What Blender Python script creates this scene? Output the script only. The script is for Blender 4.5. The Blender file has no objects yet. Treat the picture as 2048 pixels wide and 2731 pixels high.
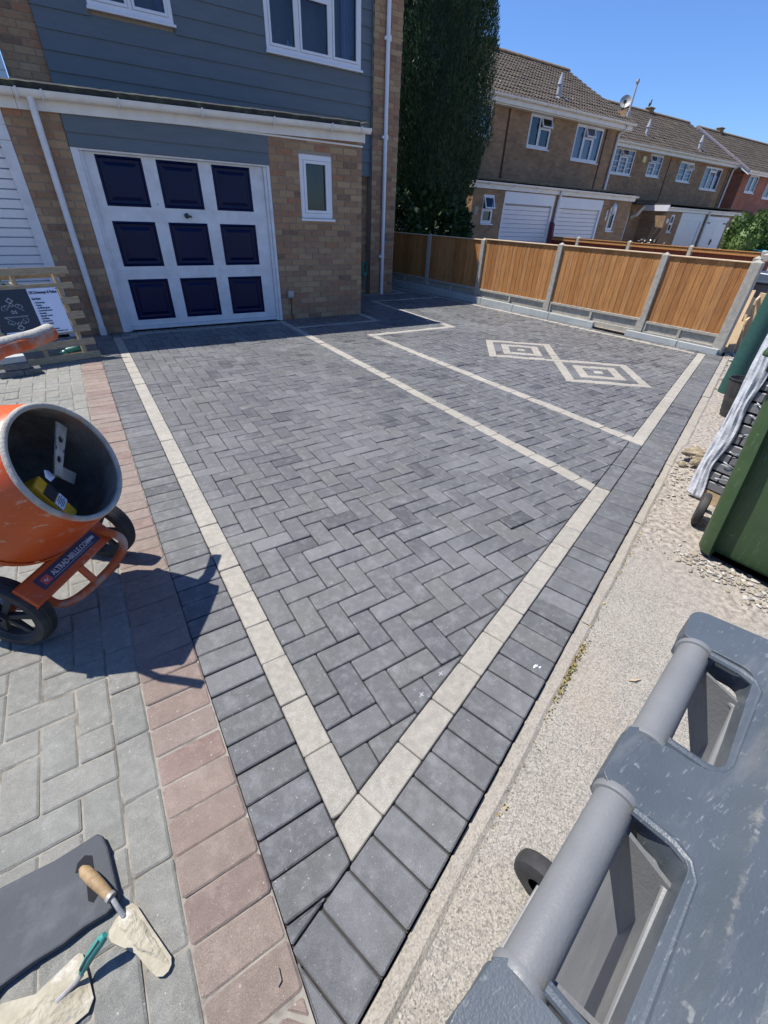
import bpy, bmesh, math, random
import numpy as np
from mathutils import Vector, Matrix
R = random.Random(7)
sc = bpy.context.scene
COL = sc.collection
rad = math.radians

# ------------------------------------------------------------------ camera
CAM = Vector((-0.28781, -0.49708, 1.43647))
RT = Vector((0.84461, -0.53375, 0.03931)); FW = None
def _rodr(w):
    th = w.length; k = w / th
    K = Matrix(((0, -k.z, k.y), (k.z, 0, -k.x), (-k.y, k.x, 0)))
    return Matrix.Identity(3) + math.sin(th) * K + (1 - math.cos(th)) * (K @ K)
RC = _rodr(Vector((2.12253211, -0.59140457, 0.36042736)))   # rows: right, down, forward
m = Matrix((RC[0], -RC[1], -RC[2])).transposed().to_4x4(); m.translation = CAM
cd = bpy.data.cameras.new('camera'); cam = bpy.data.objects.new('camera', cd); COL.objects.link(cam)
cam.matrix_world = m
cd.sensor_fit = 'VERTICAL'; cd.sensor_height = 24.0; cd.sensor_width = 18.0
cd.lens = 1139.159 / 2731 * 24.0
cd.clip_start = 0.02; cd.clip_end = 600
sc.camera = cam

# ------------------------------------------------------------------ light
SUNV = Vector((-0.35, 0.40, 1.0)).normalized()
SUN_EL = math.asin(SUNV.z); SUN_AZ = math.atan2(SUNV.x, SUNV.y)
w = bpy.data.worlds.new('World'); sc.world = w; w.use_nodes = True
nt = w.node_tree; bg = nt.nodes['Background']
sk = nt.nodes.new('ShaderNodeTexSky'); sk.sky_type = 'NISHITA'; sk.sun_disc = False
sk.sun_elevation = SUN_EL; sk.sun_rotation = SUN_AZ
sk.air_density = 1.0; sk.dust_density = 0.3; sk.ozone_density = 2.5; sk.altitude = 50
tn = nt.nodes.new('ShaderNodeMix'); tn.data_type = 'RGBA'; tn.blend_type = 'MULTIPLY'; tn.inputs[0].default_value = 1; tn.inputs[7].default_value = (.64, .88, 1.28, 1)
nt.links.new(sk.outputs[0], tn.inputs[6]); nt.links.new(tn.outputs[2], bg.inputs[0]); bg.inputs[1].default_value = 0.092
sd = bpy.data.lights.new('sun', 'SUN'); so = bpy.data.objects.new('sun', sd); COL.objects.link(so)
sd.energy = 5.0; sd.angle = rad(0.5); sd.color = (1.0, 0.95, 0.87)
so.rotation_euler = SUNV.to_track_quat('Z', 'Y').to_euler(); so.location = (0, 0, 30)
sc.view_settings.view_transform = 'Standard'; sc.view_settings.look = 'None'
sc.view_settings.exposure = 0.57; sc.view_settings.gamma = 1.0; sc.view_settings.use_curve_mapping = False

# ------------------------------------------------------------------ materials
def s2l(c):
    return tuple(((v / 255) / 12.92 if v <= 10 else (((v / 255) + 0.055) / 1.055) ** 2.4) for v in c)
def mat(name, cols, rough=0.7, scale=8, detail=6, rnd=None, rcols=None, amp=0.5, bump=0.0, bscale=60,
        speck=None, patch=None, metal=0.0, spec=0.5, stretch=None, tilt=None, coord='pos', joints=None, voro=None):
    """cols: 2-3 colours blended by noise; rnd 'obj'/'isl' picks rcols per piece."""
    M = bpy.data.materials.new(name); M.use_nodes = True
    t = M.node_tree; N = t.nodes; L = t.links; b = N['Principled BSDF']
    b.inputs['Roughness'].default_value = rough; b.inputs['Metallic'].default_value = metal
    b.inputs['Specular IOR Level'].default_value = spec
    if coord == 'pos':
        g = N.new('ShaderNodeNewGeometry'); P = g.outputs['Position']
    else:
        g = N.new('ShaderNodeTexCoord'); P = g.outputs['Object']
    if rnd and coord != 'pos':
        pass
    if stretch:
        mp = N.new('ShaderNodeMapping'); mp.inputs['Scale'].default_value = stretch
        L.new(P, mp.inputs[0]); P = mp.outputs[0]
    def noise(sc_, det=6, ro=0.6, src=None):
        n = N.new('ShaderNodeTexNoise'); n.inputs['Scale'].default_value = sc_; n.inputs['Detail'].default_value = det
        n.inputs['Roughness'].default_value = ro; L.new(src or P, n.inputs['Vector']); return n.outputs['Fac']
    def ramp(src, stops, interp='LINEAR'):
        r = N.new('ShaderNodeValToRGB'); r.color_ramp.interpolation = interp
        e = r.color_ramp.elements
        while len(e) < len(stops): e.new(0.5)
        for i, (p, c) in enumerate(stops): e[i].position = p; e[i].color = (*c, 1) if len(c) == 3 else c
        L.new(src, r.inputs[0]); return r.outputs[0]
    def mix(f, a, bb, mode='MIX'):
        x = N.new('ShaderNodeMix'); x.data_type = 'RGBA'; x.blend_type = mode
        if isinstance(f, (int, float)): x.inputs[0].default_value = f
        else: L.new(f, x.inputs[0])
        for i, v in ((6, a), (7, bb)):
            if isinstance(v, tuple): x.inputs[i].default_value = (*v, 1)
            else: L.new(v, x.inputs[i])
        return x.outputs[2]
    nz = noise(scale, detail)
    k = len(cols)
    if k == 1: base = ramp(nz, [(0.3, tuple(v * (1 - amp * .3) for v in cols[0])), (0.7, tuple(v * (1 + amp * .3) for v in cols[0]))])
    else: base = ramp(nz, [(0.3 + 0.4 * i / (k - 1), cols[i]) for i in range(k)])
    if rnd:
        if rnd == 'obj':
            o = N.new('ShaderNodeObjectInfo'); rv = o.outputs['Random']
        else: rv = (N.new('ShaderNodeNewGeometry')).outputs['Random Per Island']
        n_ = len(rcols); rc = ramp(rv, [(i / n_, c) for i, c in enumerate(rcols)], 'CONSTANT')
        base = mix(amp, rc, mix(1.0, rc, base, 'MULTIPLY')) if False else mix(amp, rc, base)
    if voro:
        v = N.new('ShaderNodeTexVoronoi'); v.inputs['Scale'].default_value = voro[0]; L.new(P, v.inputs['Vector'])
        sp = N.new('ShaderNodeSeparateColor'); L.new(v.outputs['Color'], sp.inputs[0])
        vc = ramp(sp.outputs[0], [(i / len(voro[1]), c) for i, c in enumerate(voro[1])], 'CONSTANT')
        base = mix(voro[2], base, vc)
    if patch:   # (colour, scale, lo, hi, strength)
        f = ramp(noise(patch[1], 5, 0.65), [(patch[2], (0, 0, 0)), (patch[3], (patch[4],) * 3)])
        base = mix(f, base, patch[0])
    if speck:   # (colour, scale, threshold, strength)
        f = ramp(noise(speck[1], 2, 0.5), [(speck[2], (0, 0, 0)), (min(1, speck[2] + .06), (speck[3],) * 3)])
        base = mix(f, base, speck[0])
    L.new(base, b.inputs['Base Color'])
    if bump:
        bn = N.new('ShaderNodeBump'); bn.inputs['Strength'].default_value = min(1, bump); bn.inputs['Distance'].default_value = 0.004
        L.new(noise(bscale, 4, 0.7), bn.inputs['Height']); L.new(bn.outputs[0], b.inputs['Normal'])
    return M

CHAR = [(0.105, 0.107, 0.11), (0.098, 0.102, 0.103), (0.145, 0.145, 0.145), (0.112, 0.115, 0.108), (0.091, 0.095, 0.103), (0.136, 0.139, 0.139), (0.109, 0.112, 0.115), (0.137, 0.138, 0.128), (0.073, 0.074, 0.084), (0.18, 0.181, 0.183), (0.109, 0.112, 0.11), (0.102, 0.104, 0.107), (0.144, 0.143, 0.141), (0.088, 0.091, 0.093), (0.119, 0.12, 0.112), (0.031, 0.033, 0.039)]
OLD = [(0.184, 0.184, 0.164), (0.207, 0.202, 0.179), (0.161, 0.166, 0.15), (0.202, 0.189, 0.167), (0.175, 0.179, 0.164), (0.221, 0.216, 0.193)]
PINK = [(0.201, 0.15, 0.124), (0.231, 0.179, 0.146), (0.179, 0.134, 0.116), (0.222, 0.18, 0.152), (0.201, 0.161, 0.132), (0.175, 0.11, 0.094), (0.243, 0.195, 0.16)]
CREAM = [(.31,.288,.246), (.29,.268,.228), (.335,.31,.263), (.305,.285,.248)]
def pav(name, cols, rnd, rough=.62, sp=(.45,.46,.46), strg=.5, pt=.3, amp=.3, dust=.35, grain=.5):
    """moulded concrete block: tone per block, cloudy bloom, sandy grain, light scuffs, drifts of dust and painted sheen across many blocks"""
    M = mat(name, [tuple(v * .62 for v in cols[0]), tuple(v * 1.0 for v in cols[0]), tuple(v * 1.38 for v in cols[0])], rough=rough, scale=34, detail=8, rnd=rnd, rcols=cols, amp=amp,
               bump=.8, bscale=330, speck=(sp, 120, .695, strg), patch=(tuple(min(1, v * 1.9 + .06) for v in cols[0]), 17, .50, .74, pt))
    t = M.node_tree; N = t.nodes; L = t.links; b = N['Principled BSDF']; src = b.inputs['Base Color'].links[0].from_socket
    g = N.new('ShaderNodeNewGeometry')
    def layer(src, scale, lo, hi, colr, st, det=6, mode='MIX'):
        n = N.new('ShaderNodeTexNoise'); n.inputs['Scale'].default_value = scale; n.inputs['Detail'].default_value = det; n.inputs['Roughness'].default_value = .7; L.new(g.outputs['Position'], n.inputs[0])
        r = N.new('ShaderNodeValToRGB'); e = r.color_ramp.elements; e[0].position = lo; e[0].color = (0, 0, 0, 1); e[1].position = hi; e[1].color = (st, st, st, 1); L.new(n.outputs[0], r.inputs[0])
        x = N.new('ShaderNodeMix'); x.data_type = 'RGBA'; x.blend_type = mode; L.new(r.outputs[0], x.inputs[0]); L.new(src, x.inputs[6]); x.inputs[7].default_value = (*colr, 1); return x.outputs[2]
    c = cols[0]
    src = layer(src, 420, .48, .60, tuple(v*.5 for v in c), grain, 2)
    src = layer(src, 520, .56, .66, tuple(min(1, v*1.9+.05) for v in c), grain, 2)
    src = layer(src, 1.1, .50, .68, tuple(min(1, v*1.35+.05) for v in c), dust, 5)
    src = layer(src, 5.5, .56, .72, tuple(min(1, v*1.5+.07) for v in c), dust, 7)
    L.new(src, b.inputs['Base Color']); return M
M_CH = {k: pav('charcoal_paver_' + k, CHAR, k, rough=.42, pt=.55, amp=.42, dust=.65, sp=(.62,.63,.64), strg=.7) for k in ('obj', 'isl')}  # pale drifts are dust, strengthened to paint in some of the drive's sheen
M_OLD = {k: pav('weathered_grey_paver_' + k, OLD, k, rough=.75, sp=(.62,.62,.6), strg=.6, pt=.25, amp=.45) for k in ('obj', 'isl')}
M_PK = {k: pav('faded_pink_paver_' + k, PINK, k, rough=.75, sp=(.6,.57,.52), strg=.55, pt=.25, amp=.3) for k in ('obj', 'isl')}
M_CR = {k: pav('cream_paver_' + k, CREAM, k, rough=.75, sp=(.25,.24,.22), strg=.35, pt=.12, amp=.45) for k in ('obj', 'isl')}
BR = [(0.336, 0.196, 0.095), (0.381, 0.227, 0.113), (0.291, 0.154, 0.077), (0.414, 0.268, 0.14), (0.347, 0.149, 0.068), (0.392, 0.242, 0.126), (0.28, 0.149, 0.081), (0.448, 0.299, 0.162), (0.336, 0.206, 0.108), (0.168, 0.093, 0.056), (0.37, 0.175, 0.086), (0.314, 0.185, 0.108)]
M_BK = {k: mat('buff_brick_' + k, [(.19,.12,.075), (.37,.26,.17)], rough=.85, scale=22, rnd=k, rcols=BR, amp=.35, bump=.8, bscale=120, speck=((.12,.09,.07), 60, .68, .5)) for k in ('obj', 'isl')}
M_MORT = mat('mortar', [(.27,.22,.17), (.34,.29,.23)], rough=.9, scale=40, bump=.5)
M_WHITE = mat('white_upvc', [(.66,.67,.69), (.72,.72,.74)], rough=.35, scale=5)
M_WPAINT = mat('dirty_white_paint', [(.56,.56,.57), (.70,.70,.71)], rough=.5, scale=7, patch=((.42,.38,.33), 5, .55, .8, .35), bump=.15)
M_FASC = mat('grubby_white_fascia', [(.66,.64,.60), (.74,.72,.68)], rough=.5, scale=6, patch=((.42,.36,.28), 4, .5, .8, .4))
M_NAVY = mat('navy_gloss_panel', [(.0008,.005,.034), (.0015,.008,.046)], rough=.3, scale=4, spec=.2)
M_CLAD = mat('blue_grey_cladding', [(.098,.124,.144), (.116,.144,.165)], rough=.6, scale=3, bump=.25, bscale=90, stretch=(1, 1, 5))
M_FELT = mat('mossy_roof_felt', [(.022,.023,.022), (.045,.045,.042)], rough=.95, scale=14, patch=((.10,.13,.07), 9, .52, .68, .6), bump=1, bscale=150)
M_BLACK = mat('black_rubber', [(.018,.018,.019), (.035,.035,.035)], rough=.75, scale=12, patch=((.14,.13,.11), 9, .5, .8, .4), bump=.3)
M_CONC = mat('post_concrete', [(.27,.25,.21), (.42,.395,.34)], rough=.9, scale=16, bump=.9, bscale=90, speck=((.16,.15,.13), 50, .66, .6))
M_KERB = mat('new_grey_edging', [(.33,.355,.35), (.40,.42,.41)], rough=.85, scale=8, bump=.3, bscale=140)
M_HAUNCH = mat('concrete_strip', [(.27,.245,.205), (.36,.33,.28)], rough=.9, scale=14, voro=(230, [(.16,.15,.135), (.30,.27,.225), (.38,.345,.29), (.24,.215,.185), (.34,.305,.255)], .45), bump=1, bscale=130, patch=((.30,.24,.17), 6, .55, .8, .5))
M_WOOD = [mat('fence_board_%d' % i, [tuple(v * .66 for v in c), c, tuple(min(1, v * 1.3) for v in c)], rough=.75, scale=5, stretch=(11, 11, .9), detail=8, bump=.5, bscale=14,
              speck=(tuple(v * .4 for v in c), 2.2, .70, .6)) for i, c in enumerate([(.345,.148,.040), (.375,.165,.047), (.325,.137,.037), (.395,.182,.056), (.295,.122,.034), (.365,.170,.058)])]
M_RAIL = mat('pale_rail', [(.50,.36,.21), (.62,.48,.31)], rough=.75, scale=9, stretch=(3, 3, 14), bump=.3)
M_PALLET = mat('pallet_wood', [(.26,.185,.10), (.40,.295,.17), (.47,.355,.215)], rough=.85, scale=6, stretch=(2.5, 2.5, 22), bump=.6, bscale=10, speck=((.10,.07,.045), 5, .68, .7))
M_ORANGE = mat('scuffed_orange_paint', [(.44,.062,.006), (.56,.088,.010)], rough=.38, scale=5, patch=((.52,.44,.36), 13, .60, .72, .6), bump=.12, bscale=60)
M_CEM = mat('cement_crust', [(.30,.285,.25), (.46,.44,.39)], rough=.95, scale=24, bump=1, bscale=70, patch=((.45,.12,.03), 8, .58, .7, .6))
M_CEMO = mat('cement_on_orange', [(.42,.085,.02), (.55,.11,.02)], rough=.7, scale=14, bump=.6, bscale=60, patch=((.40,.34,.28), 9, .48, .62, .8))
M_DRUMIN = mat('drum_inside', [(.11,.10,.09), (.26,.245,.215)], rough=.9, scale=10, bump=1, bscale=60, patch=((.20,.06,.025), 4, .5, .65, .6))
M_STEEL = mat('grey_steel', [(.30,.30,.29), (.45,.45,.43)], rough=.55, scale=20, metal=.4, patch=((.24,.10,.05), 16, .58, .7, .6), bump=.4)
M_GREYBIN = mat('grey_bin_plastic', [(.062,.076,.090), (.085,.100,.116)], rough=.36, scale=9, patch=((.20,.20,.19), 5.5, .56, .78, .35), bump=.2, bscale=420, speck=((.34,.34,.33), 90, .70, .4))
def streaks(M, sc_, lo, hi, colr, st, sval):
    t = M.node_tree; N = t.nodes; L = t.links; b = N['Principled BSDF']; src = b.inputs['Base Color'].links[0].from_socket
    g = N.new('ShaderNodeNewGeometry'); mp = N.new('ShaderNodeMapping'); mp.inputs['Rotation'].default_value = (0, 0, sval); mp.inputs['Scale'].default_value = sc_; L.new(g.outputs['Position'], mp.inputs[0])
    n = N.new('ShaderNodeTexNoise'); n.inputs['Scale'].default_value = 1; n.inputs['Detail'].default_value = 6; n.inputs['Roughness'].default_value = .7; L.new(mp.outputs[0], n.inputs[0])
    r = N.new('ShaderNodeValToRGB'); e = r.color_ramp.elements; e[0].position = lo; e[0].color = (0, 0, 0, 1); e[1].position = hi; e[1].color = (st, st, st, 1); L.new(n.outputs[0], r.inputs[0])
    x = N.new('ShaderNodeMix'); x.data_type = 'RGBA'; L.new(r.outputs[0], x.inputs[0]); L.new(src, x.inputs[6]); x.inputs[7].default_value = (*colr, 1); L.new(x.outputs[2], b.inputs['Base Color'])
streaks(M_GREYBIN, (4, 18, 20), .55, .75, (.26,.255,.235), .35, -.2)
streaks(M_GREYBIN, (60, 300, 60), .60, .66, (.30,.31,.31), .35, .5)
def dust_band(M, o, nrm, d0, half, colr, st):
    """dust settled in the moulded channel that runs along the lid, patchy along its length"""
    t = M.node_tree; N = t.nodes; L = t.links; b = N['Principled BSDF']; src = b.inputs['Base Color'].links[0].from_socket
    g = N.new('ShaderNodeNewGeometry'); v = N.new('ShaderNodeVectorMath'); v.operation = 'SUBTRACT'; L.new(g.outputs['Position'], v.inputs[0]); v.inputs[1].default_value = o
    dt = N.new('ShaderNodeVectorMath'); dt.operation = 'DOT_PRODUCT'; L.new(v.outputs[0], dt.inputs[0]); dt.inputs[1].default_value = nrm
    n = N.new('ShaderNodeTexNoise'); n.inputs['Scale'].default_value = 16; n.inputs['Detail'].default_value = 8; n.inputs['Roughness'].default_value = .75; L.new(g.outputs['Position'], n.inputs[0])
    a = N.new('ShaderNodeMath'); a.operation = 'SUBTRACT'; L.new(dt.outputs['Value'], a.inputs[0]); a.inputs[1].default_value = d0
    ab = N.new('ShaderNodeMath'); ab.operation = 'ABSOLUTE'; L.new(a.outputs[0], ab.inputs[0])
    mr = N.new('ShaderNodeMapRange'); L.new(ab.outputs[0], mr.inputs[0]); mr.inputs[1].default_value = 0; mr.inputs[2].default_value = half; mr.inputs[3].default_value = .20; mr.inputs[4].default_value = -.35
    ad = N.new('ShaderNodeMath'); ad.operation = 'ADD'; L.new(mr.outputs[0], ad.inputs[0]); L.new(n.outputs[0], ad.inputs[1])
    r = N.new('ShaderNodeValToRGB'); e = r.color_ramp.elements; e[0].position = .70; e[0].color = (0, 0, 0, 1); e[1].position = .86; e[1].color = (st, st, st, 1); L.new(ad.outputs[0], r.inputs[0])
    x = N.new('ShaderNodeMix'); x.data_type = 'RGBA'; L.new(r.outputs[0], x.inputs[0]); L.new(src, x.inputs[6]); x.inputs[7].default_value = (*colr, 1); L.new(x.outputs[2], b.inputs['Base Color'])
dust_band(M_GREYBIN, (.021, -.470, 1.02), (.197, -.9804, 0), .082, .026, (.36,.335,.28), .6)

M_GREYBODY = mat('grey_bin_body', [(.13,.135,.14), (.17,.175,.18)], rough=.5, scale=6, bump=.2, bscale=200, patch=((.26,.25,.23), 10, .55, .75, .5))
M_TUBE = mat('grey_handle_tube', [(.15,.155,.158), (.195,.20,.202)], rough=.42, scale=10, bump=.15, bscale=300)
M_GREENBIN = mat('green_bin_plastic', [(.032,.066,.022), (.048,.088,.034)], rough=.5, scale=5, bump=.15, bscale=200, patch=((.16,.20,.14), 14, .66, .8, .45))
streaks(M_GREENBIN, (8, 60, 12), .58, .68, (.13,.17,.10), .5, .3)
streaks(M_GREENBIN, (40, 40, 90), .66, .70, (.30,.34,.28), .6, .9)
streaks(M_ORANGE, (9, 60, 30), .60, .66, (.50,.36,.26), .55, .4)
streaks(M_ORANGE, (60, 14, 80), .62, .67, (.30,.20,.14), .5, 1.1)
M_PIPE = mat('green_pipe_plastic', [(.012,.058,.050), (.02,.085,.070)], rough=.65, scale=30, bump=.4, bscale=120)
M_FILM = mat('white_film', [(.50,.51,.54), (.66,.67,.70)], rough=.28, scale=16, bump=1, bscale=38)
M_PACK = mat('packed_paver', [(.11,.115,.12), (.19,.19,.195)], rough=.5, scale=9, bump=.5, rnd='obj', rcols=[(.15,.15,.155), (.19,.19,.195), (.12,.12,.125)], amp=.5)
M_SHRINK = mat('torn_clear_film', [(.30,.31,.33), (.55,.56,.58)], rough=.2, scale=20, bump=1, bscale=30)
M_STONE = mat('rubble_stone', [(.26,.235,.19), (.38,.35,.30)], rough=.95, scale=30, rnd='isl', rcols=[(.40,.38,.34), (.30,.25,.18), (.22,.19,.15), (.46,.44,.41), (.26,.21,.14), (.16,.145,.13)], amp=.35, bump=.8)
M_CLAY = mat('dried_clay_lump', [(.14,.11,.065), (.33,.275,.19)], rough=.95, scale=16, bump=1, bscale=40)
M_MATF = mat('kneeling_foam', [(.042,.047,.056), (.060,.067,.078)], rough=.75, scale=6, patch=((.16,.165,.18), 9, .5, .8, .5), bump=.5, bscale=170)
M_TROWEL = mat('mortar_caked_steel', [(.27,.245,.18), (.40,.37,.29)], rough=.9, scale=22, bump=1, bscale=45, patch=((.60,.58,.54), 10, .58, .68, .8))
M_HANDLE = mat('worn_wood_handle', [(.22,.14,.065), (.36,.25,.13)], rough=.65, scale=20, bump=.4, stretch=(3, 3, 1))
M_TEAL = mat('teal_grip', [(.03,.20,.17), (.05,.26,.22)], rough=.4, scale=20)
M_DARKPL = mat('dark_plastic', [(.012,.018,.022), (.02,.03,.035)], rough=.4, scale=20)
M_TILE = mat('concrete_roof_tile', [(.055,.045,.038), (.105,.088,.074)], rough=.95, scale=9, rnd='obj', rcols=[(.074,.060,.050), (.092,.075,.062), (.062,.052,.044), (.105,.087,.072)], amp=.5, bump=.6, speck=((.5,.48,.42), 7, .72, .7), patch=((.28,.18,.07), 2.2, .58, .75, .35))
M_RIDGE = mat('ridge_tile', [(.15,.10,.07), (.28,.19,.09)], rough=.95, scale=5, bump=.6)
M_INT = mat('dark_room', [(.012,.013,.016)], rough=1, scale=2)
M_CURT = mat('net_curtain', [(.42,.43,.47), (.62,.63,.68)], rough=.9, scale=5, stretch=(14, 14, .6))
M_SOIL = mat('sandy_soil', [(.20,.165,.12), (.36,.31,.245)], rough=.95, scale=5, bump=1, bscale=40)
M_SAND = mat('joint_sand', [(.20,.185,.155), (.29,.27,.23)], rough=.95, scale=20, bump=.6, patch=((.09,.075,.06), 7, .50, .62, .8))
M_BED = mat('dark_bedding_sand', [(.030,.028,.028), (.05,.046,.042)], rough=.95, scale=20)
M_LEAF = mat('conifer_green', [(.012,.036,.010), (.030,.075,.016)], rough=.6, scale=3, rnd='isl', rcols=[(.014,.040,.012), (.026,.066,.018), (.008,.024,.009), (.045,.095,.022)], amp=.35)
M_LEAF2 = mat('bush_green', [(.05,.10,.02), (.10,.17,.04)], rough=.6, scale=3, rnd='isl', rcols=[(.05,.10,.02), (.09,.16,.03), (.12,.19,.045), (.035,.075,.015)], amp=.35)
M_BARK = mat('bark', [(.07,.05,.035), (.12,.09,.065)], rough=.95, scale=20, bump=1, bscale=20)
M_SIGNB = mat('charcoal_sign_face', [(.030,.031,.036), (.040,.041,.046)], rough=.35, scale=4)
M_SIGNW = mat('white_sign_face', [(.72,.74,.82), (.76,.78,.86)], rough=.35, scale=4)
M_INK = mat('dark_lettering', [(.03,.03,.07), (.04,.04,.08)], rough=.5)
M_SILV = mat('silver_lettering', [(.42,.43,.44), (.50,.51,.52)], rough=.4)
M_FB = mat('blue_badge', [(.015,.02,.22), (.02,.03,.26)], rough=.4)
M_YEL = mat('yellow_case', [(.62,.32,.01), (.7,.38,.02)], rough=.5)
M_RED = mat('red_emblem', [(.45,.06,.05), (.5,.08,.06)], rough=.5)
M_BLUE = mat('turquoise_lid', [(.05,.38,.55), (.07,.45,.62)], rough=.4)
M_FARBIN = mat('dark_blue_bin', [(.022,.035,.055), (.03,.05,.075)], rough=.4)
M_REDW = mat('red_timber', [(.16,.04,.025), (.24,.07,.04)], rough=.8, scale=7, stretch=(14, 14, 1.2))
M_DRIVE2 = mat('far_tarmac', [(.12,.12,.12), (.18,.175,.17)], rough=.95, scale=10, bump=.6)
M_RECESS = mat('brown_recess_brick', [(.10,.055,.035), (.15,.085,.055)], rough=.9, scale=12, bump=.6)
M_PLUM = mat('plum_board', [(.10,.015,.04), (.14,.02,.055)], rough=.6)

def glass_mat(name, tint=(.30,.38,.5), ior=1.7):
    M = bpy.data.materials.new(name); M.use_nodes = True; t = M.node_tree; N = t.nodes
    for n in list(N): N.remove(n)
    o = N.new('ShaderNodeOutputMaterial'); mx = N.new('ShaderNodeMixShader'); fr = N.new('ShaderNodeFresnel'); fr.inputs[0].default_value = ior
    tr = N.new('ShaderNodeBsdfTransparent'); tr.inputs[0].default_value = (*tint, 1)
    gl = N.new('ShaderNodeBsdfGlossy'); gl.inputs['Roughness'].default_value = .02; gl.inputs[0].default_value = (.9, .95, 1, 1)
    t.links.new(fr.outputs[0], mx.inputs[0]); t.links.new(tr.outputs[0], mx.inputs[1]); t.links.new(gl.outputs[0], mx.inputs[2]); t.links.new(mx.outputs[0], o.inputs[0])
    return M
M_GLASS = glass_mat('window_glass', (.55,.62,.75)); M_GLASSD = glass_mat('dark_window_glass', (.45,.55,.75), 1.6)

def brickmat(name, c1, c2, mortar):
    """far brickwork: brick pattern too small to pick apart, mapped by wall direction"""
    M = bpy.data.materials.new(name); M.use_nodes = True; t = M.node_tree; N = t.nodes; L = t.links; b = N['Principled BSDF']
    g = N.new('ShaderNodeNewGeometry'); sp = N.new('ShaderNodeSeparateXYZ'); L.new(g.outputs['Position'], sp.inputs[0])
    ad = N.new('ShaderNodeMath'); ad.operation = 'ADD'; L.new(sp.outputs[0], ad.inputs[0]); L.new(sp.outputs[1], ad.inputs[1])
    cb = N.new('ShaderNodeCombineXYZ'); L.new(ad.outputs[0], cb.inputs[0]); L.new(sp.outputs[2], cb.inputs[1])
    bt = N.new('ShaderNodeTexBrick'); L.new(cb.outputs[0], bt.inputs[0]); bt.inputs['Scale'].default_value = 1
    bt.inputs['Brick Width'].default_value = .222; bt.inputs['Row Height'].default_value = .074; bt.inputs['Mortar Size'].default_value = .006; bt.inputs['Mortar Smooth'].default_value = .3
    bt.inputs['Color1'].default_value = (*c1, 1); bt.inputs['Color2'].default_value = (*c2, 1); bt.inputs['Mortar'].default_value = (*mortar, 1); bt.inputs['Bias'].default_value = 0
    n = N.new('ShaderNodeTexNoise'); n.inputs['Scale'].default_value = 1.6; n.inputs['Detail'].default_value = 8; n.inputs['Roughness'].default_value = .7; L.new(g.outputs['Position'], n.inputs[0])
    r = N.new('ShaderNodeValToRGB'); r.color_ramp.elements[0].position = .3; r.color_ramp.elements[0].color = (.68, .66, .66, 1); r.color_ramp.elements[1].position = .72; r.color_ramp.elements[1].color = (1.2, 1.15, 1.1, 1)
    L.new(n.outputs[0], r.inputs[0])
    x = N.new('ShaderNodeMix'); x.data_type = 'RGBA'; x.blend_type = 'MULTIPLY'; x.inputs[0].default_value = 1; L.new(bt.outputs[0], x.inputs[6]); L.new(r.outputs[0], x.inputs[7])
    L.new(x.outputs[2], b.inputs['Base Color']); b.inputs['Roughness'].default_value = .9
    bu = N.new('ShaderNodeBump'); bu.inputs['Strength'].default_value = .5; bu.inputs['Distance'].default_value = .01; bu.invert = True
    L.new(bt.outputs['Fac'], bu.inputs['Height']); L.new(bu.outputs[0], b.inputs['Normal'])
    return M
M_BRFAR = brickmat('far_buff_brickwork', (.36,.23,.13), (.265,.165,.092), (.26,.20,.14))
M_BRRED = brickmat('far_red_brickwork', (.36,.13,.075), (.29,.10,.06), (.24,.16,.12))

# pavement: washed aggregate concrete with a soil-stained belt
def pavement_mat():
    M = mat('exposed_aggregate_pavement', [(.22,.205,.175), (.30,.278,.24)], rough=.85, scale=4, voro=(250, [(.10,.098,.092), (.28,.25,.21), (.34,.31,.26), (.19,.178,.162), (.40,.37,.315), (.26,.228,.19)], .62), bump=.6, bscale=210, patch=((.36,.28,.20), 1.6, .55, .75, .25))
    t = M.node_tree; N = t.nodes; L = t.links; b = N['Principled BSDF']; src = b.inputs['Base Color'].links[0].from_socket
    g = N.new('ShaderNodeNewGeometry'); sp = N.new('ShaderNodeSeparateXYZ'); L.new(g.outputs['Position'], sp.inputs[0])
    n = N.new('ShaderNodeTexNoise'); n.inputs['Scale'].default_value = 2.2; n.inputs['Detail'].default_value = 6; L.new(g.outputs['Position'], n.inputs[0])
    a = N.new('ShaderNodeMath'); a.operation = 'MULTIPLY_ADD'; L.new(n.outputs[0], a.inputs[0]); a.inputs[1].default_value = 1.5; L.new(sp.outputs[0], a.inputs[2])
    r = N.new('ShaderNodeValToRGB'); e = r.color_ramp; e.elements[0].position = .245; e.elements[0].color = (0, 0, 0, 1); e.elements[1].position = .285; e.elements[1].color = (.75, .75, .75, 1)
    d = N.new('ShaderNodeMath'); d.operation = 'DIVIDE'; L.new(a.outputs[0], d.inputs[0]); d.inputs[1].default_value = 10; L.new(d.outputs[0], r.inputs[0])
    n2 = N.new('ShaderNodeTexNoise'); n2.inputs['Scale'].default_value = 34; n2.inputs['Detail'].default_value = 5; L.new(g.outputs['Position'], n2.inputs[0])
    r2 = N.new('ShaderNodeValToRGB'); r2.color_ramp.elements[0].position = .35; r2.color_ramp.elements[0].color = (.15, .125, .11, 1); r2.color_ramp.elements[1].position = .65; r2.color_ramp.elements[1].color = (.42, .37, .31, 1); L.new(n2.outputs[0], r2.inputs[0])
    x = N.new('ShaderNodeMix'); x.data_type = 'RGBA'; L.new(r.outputs[0], x.inputs[0]); L.new(src, x.inputs[6]); L.new(r2.outputs[0], x.inputs[7]); L.new(x.outputs[2], b.inputs['Base Color'])
    return M
M_PAVE = pavement_mat()

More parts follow.
